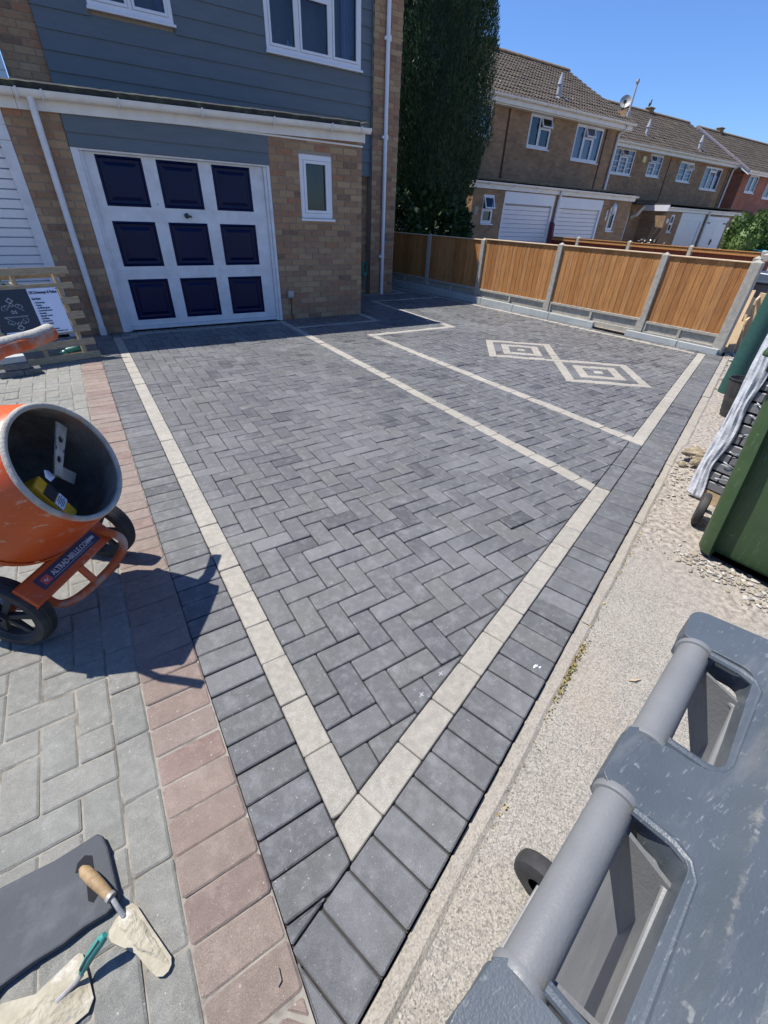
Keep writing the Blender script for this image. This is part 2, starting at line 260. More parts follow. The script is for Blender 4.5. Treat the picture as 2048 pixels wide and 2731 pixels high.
# ------------------------------------------------------------------ object helpers
def tag(o, label=None, cat=None, group=None, kind=None):
    if label: o['label'] = label
    if cat: o['category'] = cat
    if group: o['group'] = group
    if kind: o['kind'] = kind
    return o
def link(name, me, parent=None, loc=None):
    o = bpy.data.objects.new(name, me); COL.objects.link(o)
    if parent: o.parent = parent
    if loc is not None: o.location = loc
    return o
def thing(name, label, cat, loc=(0, 0, 0), rz=0, group=None):
    o = bpy.data.objects.new(name, None); COL.objects.link(o); o.location = loc; o.rotation_euler = (0, 0, rz)
    o.empty_display_size = .1
    return tag(o, label, cat, group)
class MB:
    def __init__(s): s.v = []; s.f = []; s.m = []
    def add(s, vs, fs, mi=0):
        n = len(s.v); s.v += [tuple(v) for v in vs]; s.f += [tuple(i + n for i in f) for f in fs]; s.m += [mi] * len(fs); return s
    def box(s, x0, x1, y0, y1, z0, z1, mi=0):
        return s.add([(x0,y0,z0),(x1,y0,z0),(x1,y1,z0),(x0,y1,z0),(x0,y0,z1),(x1,y0,z1),(x1,y1,z1),(x0,y1,z1)],
                     [(0,3,2,1),(4,5,6,7),(0,1,5,4),(1,2,6,5),(2,3,7,6),(3,0,4,7)], mi)
    def hexa(s, p, mi=0):   # 8 points bottom4 top4
        return s.add(p, [(0,3,2,1),(4,5,6,7),(0,1,5,4),(1,2,6,5),(2,3,7,6),(3,0,4,7)], mi)
    def obox(s, c, ax, ay, az, mi=0):   # centre and three half axes
        c, ax, ay, az = map(Vector, (c, ax, ay, az))
        return s.hexa([c-ax-ay-az, c+ax-ay-az, c+ax+ay-az, c-ax+ay-az, c-ax-ay+az, c+ax-ay+az, c+ax+ay+az, c-ax+ay+az], mi)
    def quad(s, a, b, c, d, mi=0): return s.add([a, b, c, d], [(0, 1, 2, 3)], mi)
    def tube(s, pts, r, n=12, mi=0, caps=True, closed=False):
        pts = [Vector(p) for p in pts]; N = len(pts); rs = r if isinstance(r, (list, tuple)) else [r] * N
        rings = []; up = None
        for i, p in enumerate(pts):
            if closed: d = pts[(i+1) % N] - pts[i-1]
            else: d = pts[min(i+1, N-1)] - pts[max(i-1, 0)]
            d.normalize()
            if up is None: up = Vector((0, 0, 1)) if abs(d.z) < .9 else Vector((1, 0, 0))
            a = d.cross(up).normalized(); bb = a.cross(d).normalized(); up = bb
            rings.append([p + rs[i] * (math.cos(2*math.pi*k/n) * a + math.sin(2*math.pi*k/n) * bb) for k in range(n)])
        vs = [v for rg in rings for v in rg]; fs = []
        for i in range(N if closed else N - 1):
            j = (i + 1) % N
            for k in range(n): fs.append((i*n+k, i*n+(k+1) % n, j*n+(k+1) % n, j*n+k))
        if caps and not closed: fs += [tuple(range(n))[::-1], tuple((N-1)*n + k for k in range(n))]
        return s.add(vs, fs, mi)
    def lathe(s, prof, o, ax, n=32, mi=0, a0=0, a1=2*math.pi, mis=None):   # prof [(r, h)] about axis ax through o
        o = Vector(o); ax = Vector(ax).normalized(); u = ax.orthogonal().normalized(); v = ax.cross(u)
        full = abs(a1 - a0 - 2*math.pi) < 1e-6; m_ = n if full else n + 1
        vs = []
        for r, h in prof:
            for k in range(m_):
                t = a0 + (a1 - a0) * k / n; vs.append(o + ax*h + r*(math.cos(t)*u + math.sin(t)*v))
        for i in range(len(prof) - 1):
            fs = []
            base = len(s.v)
            for k in range(n):
                k2 = (k+1) % m_; fs.append((i*m_+k, i*m_+k2, (i+1)*m_+k2, (i+1)*m_+k))
            if i == 0: nv = len(s.v); s.v += [tuple(q) for q in vs]; b0 = nv
            s.f += [tuple(q + b0 for q in f) for f in fs]; s.m += [(mis[i] if mis else mi)] * len(fs)
        return s
    def prism(s, poly, z0, z1, mi=0):
        n = len(poly); vs = [(p[0], p[1], z0) for p in poly] + [(p[0], p[1], z1) for p in poly]
        return s.add(vs, [tuple(range(n))[::-1], tuple(range(n, 2*n))] + [(i, (i+1) % n, n+(i+1) % n, n+i) for i in range(n)], mi)
    def mesh(s, name, mats):
        me = bpy.data.meshes.new(name); me.from_pydata(s.v, [], s.f)
        for m_ in (mats if isinstance(mats, (list, tuple)) else [mats]): me.materials.append(m_)
        me.polygons.foreach_set('material_index', s.m); me.update(); return me
    def build(s, name, mats, parent=None, smooth=False, bevel=0, seg=2, world=True, sub=0, origin=True):
        """links as one object; vertices are given in world space unless world=False (local to parent)"""
        c = Vector((0, 0, 0))
        if origin and s.v:
            a = np.array(s.v); c = Vector(((a[:,0].min()+a[:,0].max())/2, (a[:,1].min()+a[:,1].max())/2, a[:,2].min()))
            s.v = [tuple(Vector(v) - c) for v in s.v]
        me = s.mesh(name, mats)
        if bevel or smooth or True:
            bm = bmesh.new(); bm.from_mesh(me); bmesh.ops.recalc_face_normals(bm, faces=bm.faces); bm.to_mesh(me); bm.free()
        o = link(name, me)
        if parent:
            o.parent = parent
            o.location = c if not world else pinv(parent) @ c
            if world and parent.type == 'EMPTY' and parent.rotation_euler.z: o.rotation_euler.z = -parent.rotation_euler.z
        else: o.location = c
        if bevel:
            b = o.modifiers.new('bevel', 'BEVEL'); b.width = bevel; b.segments = seg; b.limit_method = 'ANGLE'; b.angle_limit = rad(35)
        if sub:
            b = o.modifiers.new('sub', 'SUBSURF'); b.levels = sub; b.render_levels = sub
        if smooth:
            for p in me.polygons: p.use_smooth = True
            try:
                if not sub: me.set_sharp_from_angle(angle=rad(40))
            except Exception: pass
        return o
def wmat(o):
    M_ = Matrix.LocRotScale(o.location, o.rotation_euler, o.scale)
    return (wmat(o.parent) @ M_) if o.parent else M_
def pinv(p): return wmat(p).inverted()

# pieces: many small alike parts; the largest-looking 'limit' as objects, the rest joined
def cam_dist(p): return (Vector(p) - CAM).length
def visible(p, mg=.06):
    q = RC @ (Vector(p) - CAM)
    if q.z <= 0.02: return False
    u = 1024 + 1139.2*q.x/q.z; v = 1365.5 + 1139.2*q.y/q.z
    return -2048*mg < u < 2048*(1+mg) and -2731*mg < v < 2731*(1+mg)

# ------------------------------------------------------------------ polygon tools (convex, CCW)
def clip(poly, nx, ny, c):       # keep nx*x+ny*y <= c
    out = []
    for i in range(len(poly)):
        a, b = poly[i], poly[(i+1) % len(poly)]
        da = nx*a[0]+ny*a[1]-c; db = nx*b[0]+ny*b[1]-c
        if da <= 0: out.append(a)
        if (da < 0 < db) or (db < 0 < da):
            t = da/(da-db); out.append((a[0]+t*(b[0]-a[0]), a[1]+t*(b[1]-a[1])))
    r = []
    for p in out:
        if not r or abs(p[0]-r[-1][0])+abs(p[1]-r[-1][1]) > 1e-5: r.append(p)
    if len(r) > 1 and abs(r[0][0]-r[-1][0])+abs(r[0][1]-r[-1][1]) < 1e-5: r.pop()
    return r if len(r) >= 3 else []
def area(p): return .5*sum(p[i][0]*p[(i+1) % len(p)][1]-p[(i+1) % len(p)][0]*p[i][1] for i in range(len(p)))
def edges(poly):
    for i in range(len(poly)):
        a, b = poly[i], poly[(i+1) % len(poly)]; dx, dy = b[0]-a[0], b[1]-a[1]; l = math.hypot(dx, dy)
        if l > 1e-7: yield (dy/l, -dx/l, (dy*a[0]-dx*a[1])/l)   # outward normal
def inter(poly, reg):
    for nx, ny, c in edges(reg):
        poly = clip(poly, nx, ny, c)
        if not poly: return []
    return poly
def subtract(poly, reg):
    out = []; rest = poly
    for nx, ny, c in edges(reg):
        o = clip(rest, -nx, -ny, -c)
        if o and area(o) > 1e-5: out.append(o)
        rest = clip(rest, nx, ny, c)
        if not rest: return out
    return out
def inset(poly, d): 
    p = poly
    for nx, ny, c in list(edges(poly)):
        p = clip(p, nx, ny, c-d)
        if not p: return []
    return p
def cutcorners(poly, d):
    out = []
    n = len(poly)
    for i in range(n):
        p, a, b = poly[i], poly[i-1], poly[(i+1) % n]
        for q in (a, b):
            l = math.hypot(q[0]-p[0], q[1]-p[1]); k = min(d, l*.3)/l
            out.append((p[0]+(q[0]-p[0])*k, p[1]+(q[1]-p[1])*k))
    return out
def ring_offset(poly, d):
    """same-vertex-count inward offset of a convex ring"""
    n = len(poly); E = []
    for i in range(n):
        a, b = poly[i], poly[(i+1) % n]; dx, dy = b[0]-a[0], b[1]-a[1]; l = math.hypot(dx, dy) or 1e-9
        E.append((dy/l, -dx/l, (dy*a[0]-dx*a[1])/l - d))
    out = []
    for i in range(n):
        a, b = E[i-1], E[i]; det = a[0]*b[1]-a[1]*b[0]
        if abs(det) < 1e-4: out.append((poly[i][0]-b[0]*d, poly[i][1]-b[1]*d))
        else: out.append(((a[2]*b[1]-a[1]*b[2])/det, (a[0]*b[2]-a[2]*b[0])/det))
    return out
def block_geo(poly, joint=.0016, cham=.0042, depth=.03, dz=0., tx=0., ty=0., corner=.0045, chz=.0035):
    """paving block: verts, faces relative to its centroid"""
    p = inset(poly, joint)
    if not p or area(p) < 2.5e-4: return None
    cx = sum(q[0] for q in p)/len(p); cy = sum(q[1] for q in p)/len(p)
    r = cutcorners(p, corner); t = ring_offset(r, cham)
    if area(t) < .35*area(r): t = ring_offset(r, cham*.35)
    if area(t) <= 0: t = r
    n = len(r); V = []
    for ring, z in ((r, -depth), (r, -chz), (t, 0.)):
        for q in ring:
            x, y = q[0]-cx, q[1]-cy; V.append((x, y, z+dz+(tx*x+ty*y if z > -depth else 0)))
    F = [tuple(range(2*n, 3*n))]
    for a in (0, 1):
        for i in range(n): F.append((a*n+i, a*n+(i+1) % n, (a+1)*n+(i+1) % n, (a+1)*n+i))
    return (cx, cy), V, F
def lay(polys, name, mats, parent, limit=300, joint=.0016, ztop=0., rest=None, wob=.0013, tl=.013, cham=.0042, depth=.03, corner=.0045):
    """place paving blocks: those that show largest as objects, others joined as stuff"""
    items = []
    for p in polys:
        c = (sum(q[0] for q in p)/len(p), sum(q[1] for q in p)/len(p), 0)
        k = cam_dist(c) / math.sqrt(max(1e-6, area(p)/.02))
        items.append((0 if visible(c) else 1, k, p))
    items.sort(key=lambda t: (t[0], t[1]))
    cnt = 0; mb = MB(); ext = 0
    pi = pinv(parent)
    for vis, k, p in items:
        g = block_geo(p, joint=joint, dz=R.gauss(0, wob), tx=R.gauss(0, tl), ty=R.gauss(0, tl), cham=cham, depth=depth, corner=corner)
        if not g: continue
        (cx, cy), V, F = g
        if cnt < limit and vis == 0:
            me = bpy.data.meshes.new(name); me.from_pydata(V, [], F); me.materials.append(mats['obj'])
            o = link(name, me, parent, pi @ Vector((cx, cy, ztop))); cnt += 1
        else:
            mb.add([(v[0]+cx, v[1]+cy, v[2]+ztop) for v in V], F); ext += 1
    if ext:
        o = mb.build(rest or (name + '_field'), mats['isl'], parent, origin=False); tag(o, kind='stuff')
    return cnt, ext

# ------------------------------------------------------------------ ground and drives
TH = 1.2375697; D = (math.sin(TH), math.cos(TH)); NN = (D[1], -D[0])      # road line direction, outward normal
def road(t, off): return (D[0]*t + NN[0]*off, D[1]*t + NN[1]*off)
def fx(y, base=7.19): return base - .104*y                                  # kerb face line on the fence side
def rect(x0, x1, y0, y1): return [(x0, y0), (x1, y0), (x1, y1), (x0, y1)]

MB().quad((-150,-150,-.075), (250,-150,-.075), (250,250,-.075), (-150,250,-.075)).build('ground', M_SOIL, origin=False)
tag(bpy.data.objects['ground'], kind='structure')
# public footway along the road side
pv = MB(); a = road(-4, .31); b = road(7.6, .31); c = road(7.6, 6); d_ = road(-4, 6)
pv.quad((*a, -.028), (*d_, -.028), (*c, -.028), (*b, -.028)); tag(pv.build('pavement', M_PAVE, origin=False), kind='structure')
# uneven concrete strip between drive and footway, in cast lengths
strip = thing('concrete_edge_strip', 'narrow rough concrete strip between the dark border blocks and the footway', 'edging')
t = -1.2
for k, L_ in enumerate((2.35, 1.0, .98, 1.02, 1.0, 1.1, .95, 1.2)):
    if t > 7.2: break
    mb = MB(); n = 14; top = -.016 if k < 5 else -.010
    vs = []
    for i in range(n+1):
        tt = t + .0015 + (L_-.003)*i/n
        o2 = (.352 if tt < 3.6 else .375) + R.uniform(-.003, .004)
        for off, z in ((.302, -.06), (.302, top+R.uniform(-.004, .002)), (o2-.010, top-.003+R.uniform(-.003, .002)), (o2+.010, -.032)):
            vs.append((*road(tt, off), z))
    fs = []
    for i in range(n):
        for q in range(3): fs.append((i*4+q, i*4+q+1, (i+1)*4+q+1, (i+1)*4+q))
    mb.add(vs, fs); mb.build('strip_length', M_HAUNCH, strip); t += L_

# outer boundary of the new drive as convex regions
BIG = [rect(-.30, 5.2, -.6, 6.45), rect(5.2, 7.4, 0, 11), rect(3.70, 5.2, 6.45, 8.36), rect(5.60-.0, 5.2, 8.36, 11)]
REG = [rect(-.30, 3.70, -.6, 6.45), [(3.70, -.6), (7.4, -.6), (7.4, 8.33), (3.70, 8.33)], [(5.58, 8.33), (7.4, 8.33), (7.4, 10.9), (5.58, 10.9)]]
def outer(p):
    res = []
    for rg in REG:
        q = inter(p, rg)
        if q: q = clip(q, NN[0], NN[1], .3)
        if q: q = clip(q, 1/1.00539, .104/1.00539, 7.19/1.00539)
        if q and area(q) > 4e-4: res.append(q)
    return res
bands = []; creams = []; borders = []
def seg_blocks(p0, p1, wdt, L_, phase=0, side=1, store=None, clipf=None, reg=True):
    """a course of blocks from p0 to p1, width wdt to the left (side=1) or right, block length L_"""
    dx, dy = p1[0]-p0[0], p1[1]-p0[1]; T = math.hypot(dx, dy); dx /= T; dy /= T
    nx, ny = (-dy*side, dx*side)
    if reg:
        bp = [p0, p1, (p1[0]+nx*wdt, p1[1]+ny*wdt), (p0[0]+nx*wdt, p0[1]+ny*wdt)]
        bands.append(bp if area(bp) > 0 else bp[::-1])
    t = phase - L_ if phase > 0 else phase
    while t < T-1e-4:
        a, b = max(t, 0), min(t+L_, T); t += L_
        if b-a < .012: continue
        q = [(p0[0]+dx*a, p0[1]+dy*a), (p0[0]+dx*b, p0[1]+dy*b), (p0[0]+dx*b+nx*wdt, p0[1]+dy*b+ny*wdt), (p0[0]+dx*a+nx*wdt, p0[1]+dy*a+ny*wdt)]
        if area(q) < 0: q = q[::-1]
        qs = [q]
        if clipf: qs = clipf(q)
        store += [z for z in qs if z and area(z) > 4e-4]
A0 = .1765
# left line: cream course then border soldiers (road course runs through at the tip)
seg_blocks((-.1, A0-.4), (-.1, 6.2), .1, .2, 0, -1, creams, lambda q: [clip(q, NN[0], NN[1], 0)])
seg_blocks((-.3, -.565), (-.3, 6.44), .2, .1, 0, -1, borders, lambda q: [clip(q, NN[0], NN[1], .1)])
bands.append([(-.3, -1.), (0, -1.), (0, 6.2), (-.3, 6.2)])
# road line
seg_blocks(road(-.4, .1), road(2.4, .1), .1, .2, 0, 1, creams, lambda q: [clip(q, -1, 0, .1)])
def sx(y): return 3.02 + (5.10-y)*.0315
seg_blocks(road(2.4, .1), road(3.4, .1), .1, .2, 0, 1, borders, lambda q: [clip(q, .9995, .0315, (3.02+5.10*.0315)*.9995)])
seg_blocks(road(3.2, .1), road(7.2, .1), .1, .2, 0, 1, creams, lambda q: [clip(q, -.9995, -.0315, -(3.12+5.10*.0315)*.9995)])
seg_blocks(road(-.655, .3), road(7.6, .3), .2, .1, 0, 1, borders, lambda q: [clip(clip(q, -1, 0, .3), 1/1.00539, .104/1.00539, 7.19/1.00539)])
bands.append([road(-1, .35), road(8, .35), road(8, 0), road(-1, 0)])
# garage front
seg_blocks((0, 6.1), (.2, 6.1), .1, .2, 0, 1, creams)
seg_blocks((.1, 6.2), (.1, 6.35), .1, .15, 0, -1, creams)
seg_blocks((.2, 6.25), (2.18, 6.25), .1, .2, 0, 1, creams)
seg_blocks((-.1, 6.35), (2.28, 6.35), .1, .1, 0, 1, borders)
# stripe 1 and stripe 2
seg_blocks((2.18, .70), (2.18, 6.35), .1, .2, 0, -1, creams, lambda q: [clip(q, NN[0], NN[1], 0)])
bands[-1] = rect(2.18, 2.28, .7, 6.35)
s2a, s2b = (3.150, .975), (3.02, 5.10)
seg_blocks(s2a, s2b, .1, .2, 0, -1, creams, lambda q: [clip(q, NN[0], NN[1], .1)])
seg_blocks((3.12, 5.0), (4.62, 5.0), .1, .2, 0, 1, creams)
seg_blocks((4.52, 5.1), (4.52, 7.44), .1, .2, 0, -1, creams)
seg_blocks((4.52, 7.44), (6.2, 7.44), .09, .2, 0, 1, creams)
# porch and house corner strips
seg_blocks((2.28, 5.84), (3.73, 5.84), .09, .2, 0, 1, creams)
seg_blocks((3.64, 5.93), (3.64, 8.33), .09, .2, 0, -1, creams, lambda q: [clip(q, -1, 0, -3.70) if q[0][1] > 6.40 else q])
seg_blocks((3.73, 8.17), (5.82, 8.17), .09, .2, 0, 1, creams)
seg_blocks((5.73, 8.26), (5.73, 10.4), .09, .2, 0, -1, creams)
# fence side strip and its outer soldiers
f0, f1, f2 = (6.70, 2.36), (6.29, 6.70), (6.00, 9.6)
seg_blocks(f0, f1, .09, .2, 0, -1, creams)
seg_blocks(f1, f2, .09, .2, 0, -1, creams)
g0 = (6.797, 2.36)
fb = []
y = 2.2
while y < 10.4:
    xi = (6.795 - (y-2.36)*.0945) if y < 6.7 else 6.385-(y-6.7)*.1
    xo = fx(y)-.004; xi2 = xi-.0098
    q = [(xi+.003, y), (xo, y), (fx(y+.1)-.004, y+.1), (xi2+.003, y+.1)]
    for z in [clip(q, NN[0], NN[1], .0)]:
        if z and area(z) > 5e-4: fb.append(z)
    bands.append([(xi, y), (xo+.02, y), (xo+.02, y+.1), (xi2, y+.1)]); y += .1
borders += fb
# rotated double square motif
motif_cream = []
def sq(cx, cy, h, ang):
    c, s_ = math.cos(ang), math.sin(ang)
    return [(cx+c*x-s_*y, cy+s_*x+c*y) for x, y in ((-h, -h), (h, -h), (h, h), (-h, h))]
ANG = rad(-40.5); cc, cs = math.cos(ANG), math.sin(ANG)
cen1 = (4.518, 3.535); cen2 = (cen1[0]+.8*cc*0 + (.8*cs*0), 0)
# squares share one corner block: centre offset of .8 along both local axes
cen2 = (cen1[0] + .8*cc + .8*cs, cen1[1] + .8*cs - .8*cc)
motif_dark = []
def loc(cen, x, y): return (cen[0]+cc*x-cs*y, cen[1]+cs*x+cc*y)
def lrect(cen, x0, x1, y0, y1): return [loc(cen, x0, y0), loc(cen, x1, y0), loc(cen, x1, y1), loc(cen, x0, y1)]
for ci, cen in enumerate((cen1, cen2)):
    for k, h in enumerate((.45, .35, .25, .15)):
        st = motif_cream if k % 2 == 0 else motif_dark
        L_ = .2
        for side in range(4):
            x = -h
            end = h-.1
            while x < end-1e-6:
                x2 = min(x+L_, end)
                r_ = {0: (x, x2, h-.1, h), 1: (h-.1, h, -x2, -x), 2: (-x2, -x, -h, -h+.1), 3: (-h, -h+.1, x, x2)}[side]
                if not (ci == 1 and k == 0 and r_[1] < -.34 and r_[2] > .34): st.append(lrect(cen, *r_))
                x = x2
    motif_cream.append(lrect(cen, -.05, .05, -.05, .05))
    bands.append(lrect(cen, -.45, .45, -.45, .45))
creams += motif_cream
# main herringbone
herr = []
y0 = .018
for i in range(-4, 80):
    for j in range(-8, 112):
        s_ = (i+j) % 4
        if s_ == 1: q = rect(i*.1, i*.1+.2, y0+j*.1, y0+j*.1+.1)
        elif s_ == 3: q = rect(i*.1, i*.1+.1, y0+j*.1, y0+j*.1+.2)
        else: continue
        cx, cy = q[0][0]+.1, q[0][1]+.1
        if cx > 7.4 or cy > 11 or (cx < 3.5 and cy > 6.6) or cx*NN[0]+cy*NN[1] > .2: continue
        ps = outer(q)
        for bnd in bands:
            bx = [p[0] for p in bnd]; by = [p[1] for p in bnd]
            if max(bx) < cx-.25 or min(bx) > cx+.25 or max(by) < cy-.25 or min(by) > cy+.25: continue
            ps = [z for p in ps for z in subtract(p, bnd)]
        herr += [p for p in ps if area(p) > 7e-4 and inset(p, .006)]
herr += motif_dark
drv = MB()
drv.prism([(-.3, -.419), road(-.40, .297), road(7.36, .3), (7.0, 2.0), (fx(10.9), 10.9), (5.56, 10.9), (5.56, 8.3), (3.69, 8.3), (3.69, 6.46), (-.3, 6.46)], -.06, -.014)
driveway = drv.build('driveway', M_BED, origin=False); tag(driveway, kind='structure')
def inreg(ps):
    out = []
    for p in ps:
        out += outer(p)
    return out
print('herr', len(herr), 'creams', len(creams), 'borders', len(borders))
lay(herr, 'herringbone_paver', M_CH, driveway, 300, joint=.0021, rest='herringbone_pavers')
lay(creams, 'cream_paver', M_CR, driveway, 300, rest='cream_pavers', cham=.003)
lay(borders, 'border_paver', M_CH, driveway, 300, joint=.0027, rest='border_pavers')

# neighbouring older drive
old = MB(); old.prism([(-4, -2.2), road(-3.5, .3), road(-.2, .3), (-.3, -.5), (-.3, 6.5), (-4, 6.5)][0:0] or [(-4, -1.95), (-.3, -.62+.15), (-.3, 6.46), (-4, 6.46)], -.055, -.0045)
olddrive = old.build('neighbouring_driveway', M_SAND, origin=False); tag(olddrive, kind='structure')
oh = []
y0 = .014
for i in range(-40, -5):
    for j in range(-20, 66):
        s_ = (i-j) % 4
        if s_ == 0: q = rect(i*.1, i*.1+.2, y0+j*.1, y0+j*.1+.1)
        elif s_ == 3: q = rect(i*.1, i*.1+.1, y0+j*.1, y0+j*.1+.2)
        else: continue
        q = clip(q, 1, 0, -.6)
        if q: q = clip(q, NN[0], NN[1], .3)
        if q: q = clip(q, 0, 1, 6.44)
        if q and area(q) > 7e-4: oh.append(q)
st = []; y = .124-.2*8
while y < 6.4:
    q = clip(rect(-.6, -.5, y, min(y+.2, 6.44)), NN[0], NN[1], .3)
    if q and area(q) > 5e-4: st.append(q)
    y += .2
pk = []; y = .015-.1*3
while y < 6.4:
    q = clip(rect(-.5, -.3, y, min(y+.1, 6.44)), NN[0], NN[1], .3)
    if q and area(q) > 5e-4: pk.append(q)
    y += .1
# broken pink pieces beside the tip of the new drive
for q in ([(-.5,-.285), (-.395,-.285), (-.345,-.185+.0), (-.302,-.187), (-.302,-.205), (-.345,-.245), (-.38,-.3), (-.5,-.385)],
          [(-.345,-.205+.0), (-.303,-.21), (-.302,-.30), (-.325,-.26)],
          [(-.39,-.30), (-.352,-.262), (-.303,-.335), (-.303,-.44), (-.40,-.42)],
          [(-.5,-.392), (-.40,-.318), (-.415,-.46), (-.5,-.50)]):
    pass
pk += [q for q in ([(-.5, -.385), (-.388, -.30), (-.362, -.2885), (-.5, -.2885)][::1], [(-.352, -.2885), (-.303, -.2885), (-.303, -.335), (-.345, -.30)][::-1][::-1],
       [(-.5, -.50), (-.42, -.47), (-.396, -.312), (-.5, -.392)], [(-.388, -.306), (-.352, -.297), (-.304, -.345), (-.304, -.45), (-.41, -.46)])]
pk = [q if area(q) > 0 else q[::-1] for q in pk]
lay(oh, 'weathered_paver', M_OLD, olddrive, 300, rest='weathered_pavers', joint=.0022, cham=.006, corner=.0045, wob=.0012)
lay(st, 'stretcher_paver', M_OLD, olddrive, 300, joint=.0022, cham=.006, corner=.0045, rest='stretcher_pavers')
lay(pk, 'pink_paver', M_PK, olddrive, 300, joint=.0018, cham=.005, corner=.007, rest='pink_pavers')

# ------------------------------------------------------------------ walls, bricks, windows
def wall_y(mb, x0, x1, z0, z1, Y, holes=(), depth=.1, mi=0, room=.5, room_mi=1):
    """wall facing -Y with rectangular openings (reveals and a dark room behind)"""
    xs = sorted({x0, x1, *[h[0] for h in holes], *[h[1] for h in holes]}); zs = sorted({z0, z1, *[h[2] for h in holes], *[h[3] for h in holes]})
    for i in range(len(xs)-1):
        for j in range(len(zs)-1):
            cx, cz = (xs[i]+xs[i+1])/2, (zs[j]+zs[j+1])/2
            if any(h[0] < cx < h[1] and h[2] < cz < h[3] for h in holes): continue
            mb.quad((xs[i], Y, zs[j]), (xs[i+1], Y, zs[j]), (xs[i+1], Y, zs[j+1]), (xs[i], Y, zs[j+1]), mi)
    for a, b, c, d in holes:
        Y2 = Y+depth
        for p in ([(a,Y,c),(b,Y,c),(b,Y2,c),(a,Y2,c)], [(a,Y,d),(b,Y,d),(b,Y2,d),(a,Y2,d)], [(a,Y,c),(a,Y,d),(a,Y2,d),(a,Y2,c)], [(b,Y,c),(b,Y,d),(b,Y2,d),(b,Y2,c)]): mb.quad(*p, mi)
        if room:
            Y3 = Y2+room; e = .02
            a, b, c, d = a-e, b+e, c-e, d+e
            for p in ([(a,Y2,c),(b,Y2,c),(b,Y3,c),(a,Y3,c)], [(a,Y2,d),(b,Y2,d),(b,Y3,d),(a,Y3,d)], [(a,Y2,c),(a,Y2,d),(a,Y3,d),(a,Y3,c)], [(b,Y2,c),(b,Y2,d),(b,Y3,d),(b,Y3,c)], [(a,Y3,c),(b,Y3,c),(b,Y3,d),(a,Y3,d)]): mb.quad(*p, room_mi)
BRICKME = {}
def brick_items(x0, x1, z0, z1, Y, holes=(), pitch=.2217, ch=.0747, jt=.0095, phase=0.):
    out = []
    k = 0; z = z0
    while z+ch*.6 < z1:
        zt = min(z+ch-jt, z1)
        x = x0 - (pitch/2 if k % 2 else 0) - phase
        while x < x1:
            a, b = max(x, x0), min(x+pitch-jt, x1)
            x += pitch
            segs = [(a, b)]
            for h in holes:
                if h[2] < zt-.01 and h[3] > z+.01:
                    ns = []
                    for a, b in segs:
                        if b <= h[0] or a >= h[1]: ns.append((a, b)); continue
                        if a < h[0]: ns.append((a, h[0]-.002))
                        if b > h[1]: ns.append((h[1]+.002, b))
                    segs = ns
            for a, b in segs:
                if b-a > .02: out.append((a, b, z, zt, Y))
        z += ch; k += 1
    return out
def brick_verts(a, b, z, zt, Y):
    w_, h_ = (b-a)/2, (zt-z)/2; e = .0022; f = -.0085
    o = [(-w_, .02, -h_), (w_, .02, -h_), (w_, .02, h_), (-w_, .02, h_)]
    m_ = [(-w_, f+e, -h_), (w_, f+e, -h_), (w_, f+e, h_), (-w_, f+e, h_)]
    t = [(-w_+e, f, -h_+e), (w_-e, f, -h_+e), (w_-e, f, h_-e), (-w_+e, f, h_-e)]
    F = [(8,9,10,11)]
    for s_ in (0, 4):
        for i in range(4): F.append((s_+i, s_+(i+1) % 4, s_+4+(i+1) % 4, s_+4+i))
    return o+m_+t, F
def put_bricks(items, parent, limit):
    items = sorted(items, key=lambda q: (0 if visible(((q[0]+q[1])/2, q[4], (q[2]+q[3])/2)) else 1, cam_dist(((q[0]+q[1])/2, q[4], (q[2]+q[3])/2))))
    n = 0; mb = MB()
    for q in items:
        c = Vector(((q[0]+q[1])/2, q[4]+R.gauss(0, .0012), (q[2]+q[3])/2)); V, F = brick_verts(*q)
        if n < limit and visible(c, 0.0):
            key = (round(q[1]-q[0], 3), round(q[3]-q[2], 3))
            if key not in BRICKME:
                me = bpy.data.meshes.new('brick'); me.from_pydata(V, [], F); me.materials.append(M_BK['obj']); BRICKME[key] = me
            link('brick', BRICKME[key], parent, pinv(parent) @ c); n += 1
        else: mb.add([tuple(Vector(v)+c) for v in V], F)
    if mb.v: tag(mb.build('bricks', M_BK['isl'], parent, origin=False), kind='stuff')
def profile_frame(mb, x0, x1, z0, z1, Y, w_=.05, t=.05, mi=0):
    """rectangular frame ring facing -Y with front plane Y"""
    mb.box(x0, x1, Y, Y+t, z0, z0+w_, mi); mb.box(x0, x1, Y, Y+t, z1-w_, z1, mi)
    mb.box(x0, x0+w_, Y, Y+t, z0+w_, z1-w_, mi); mb.box(x1-w_, x1, Y, Y+t, z0+w_, z1-w_, mi)
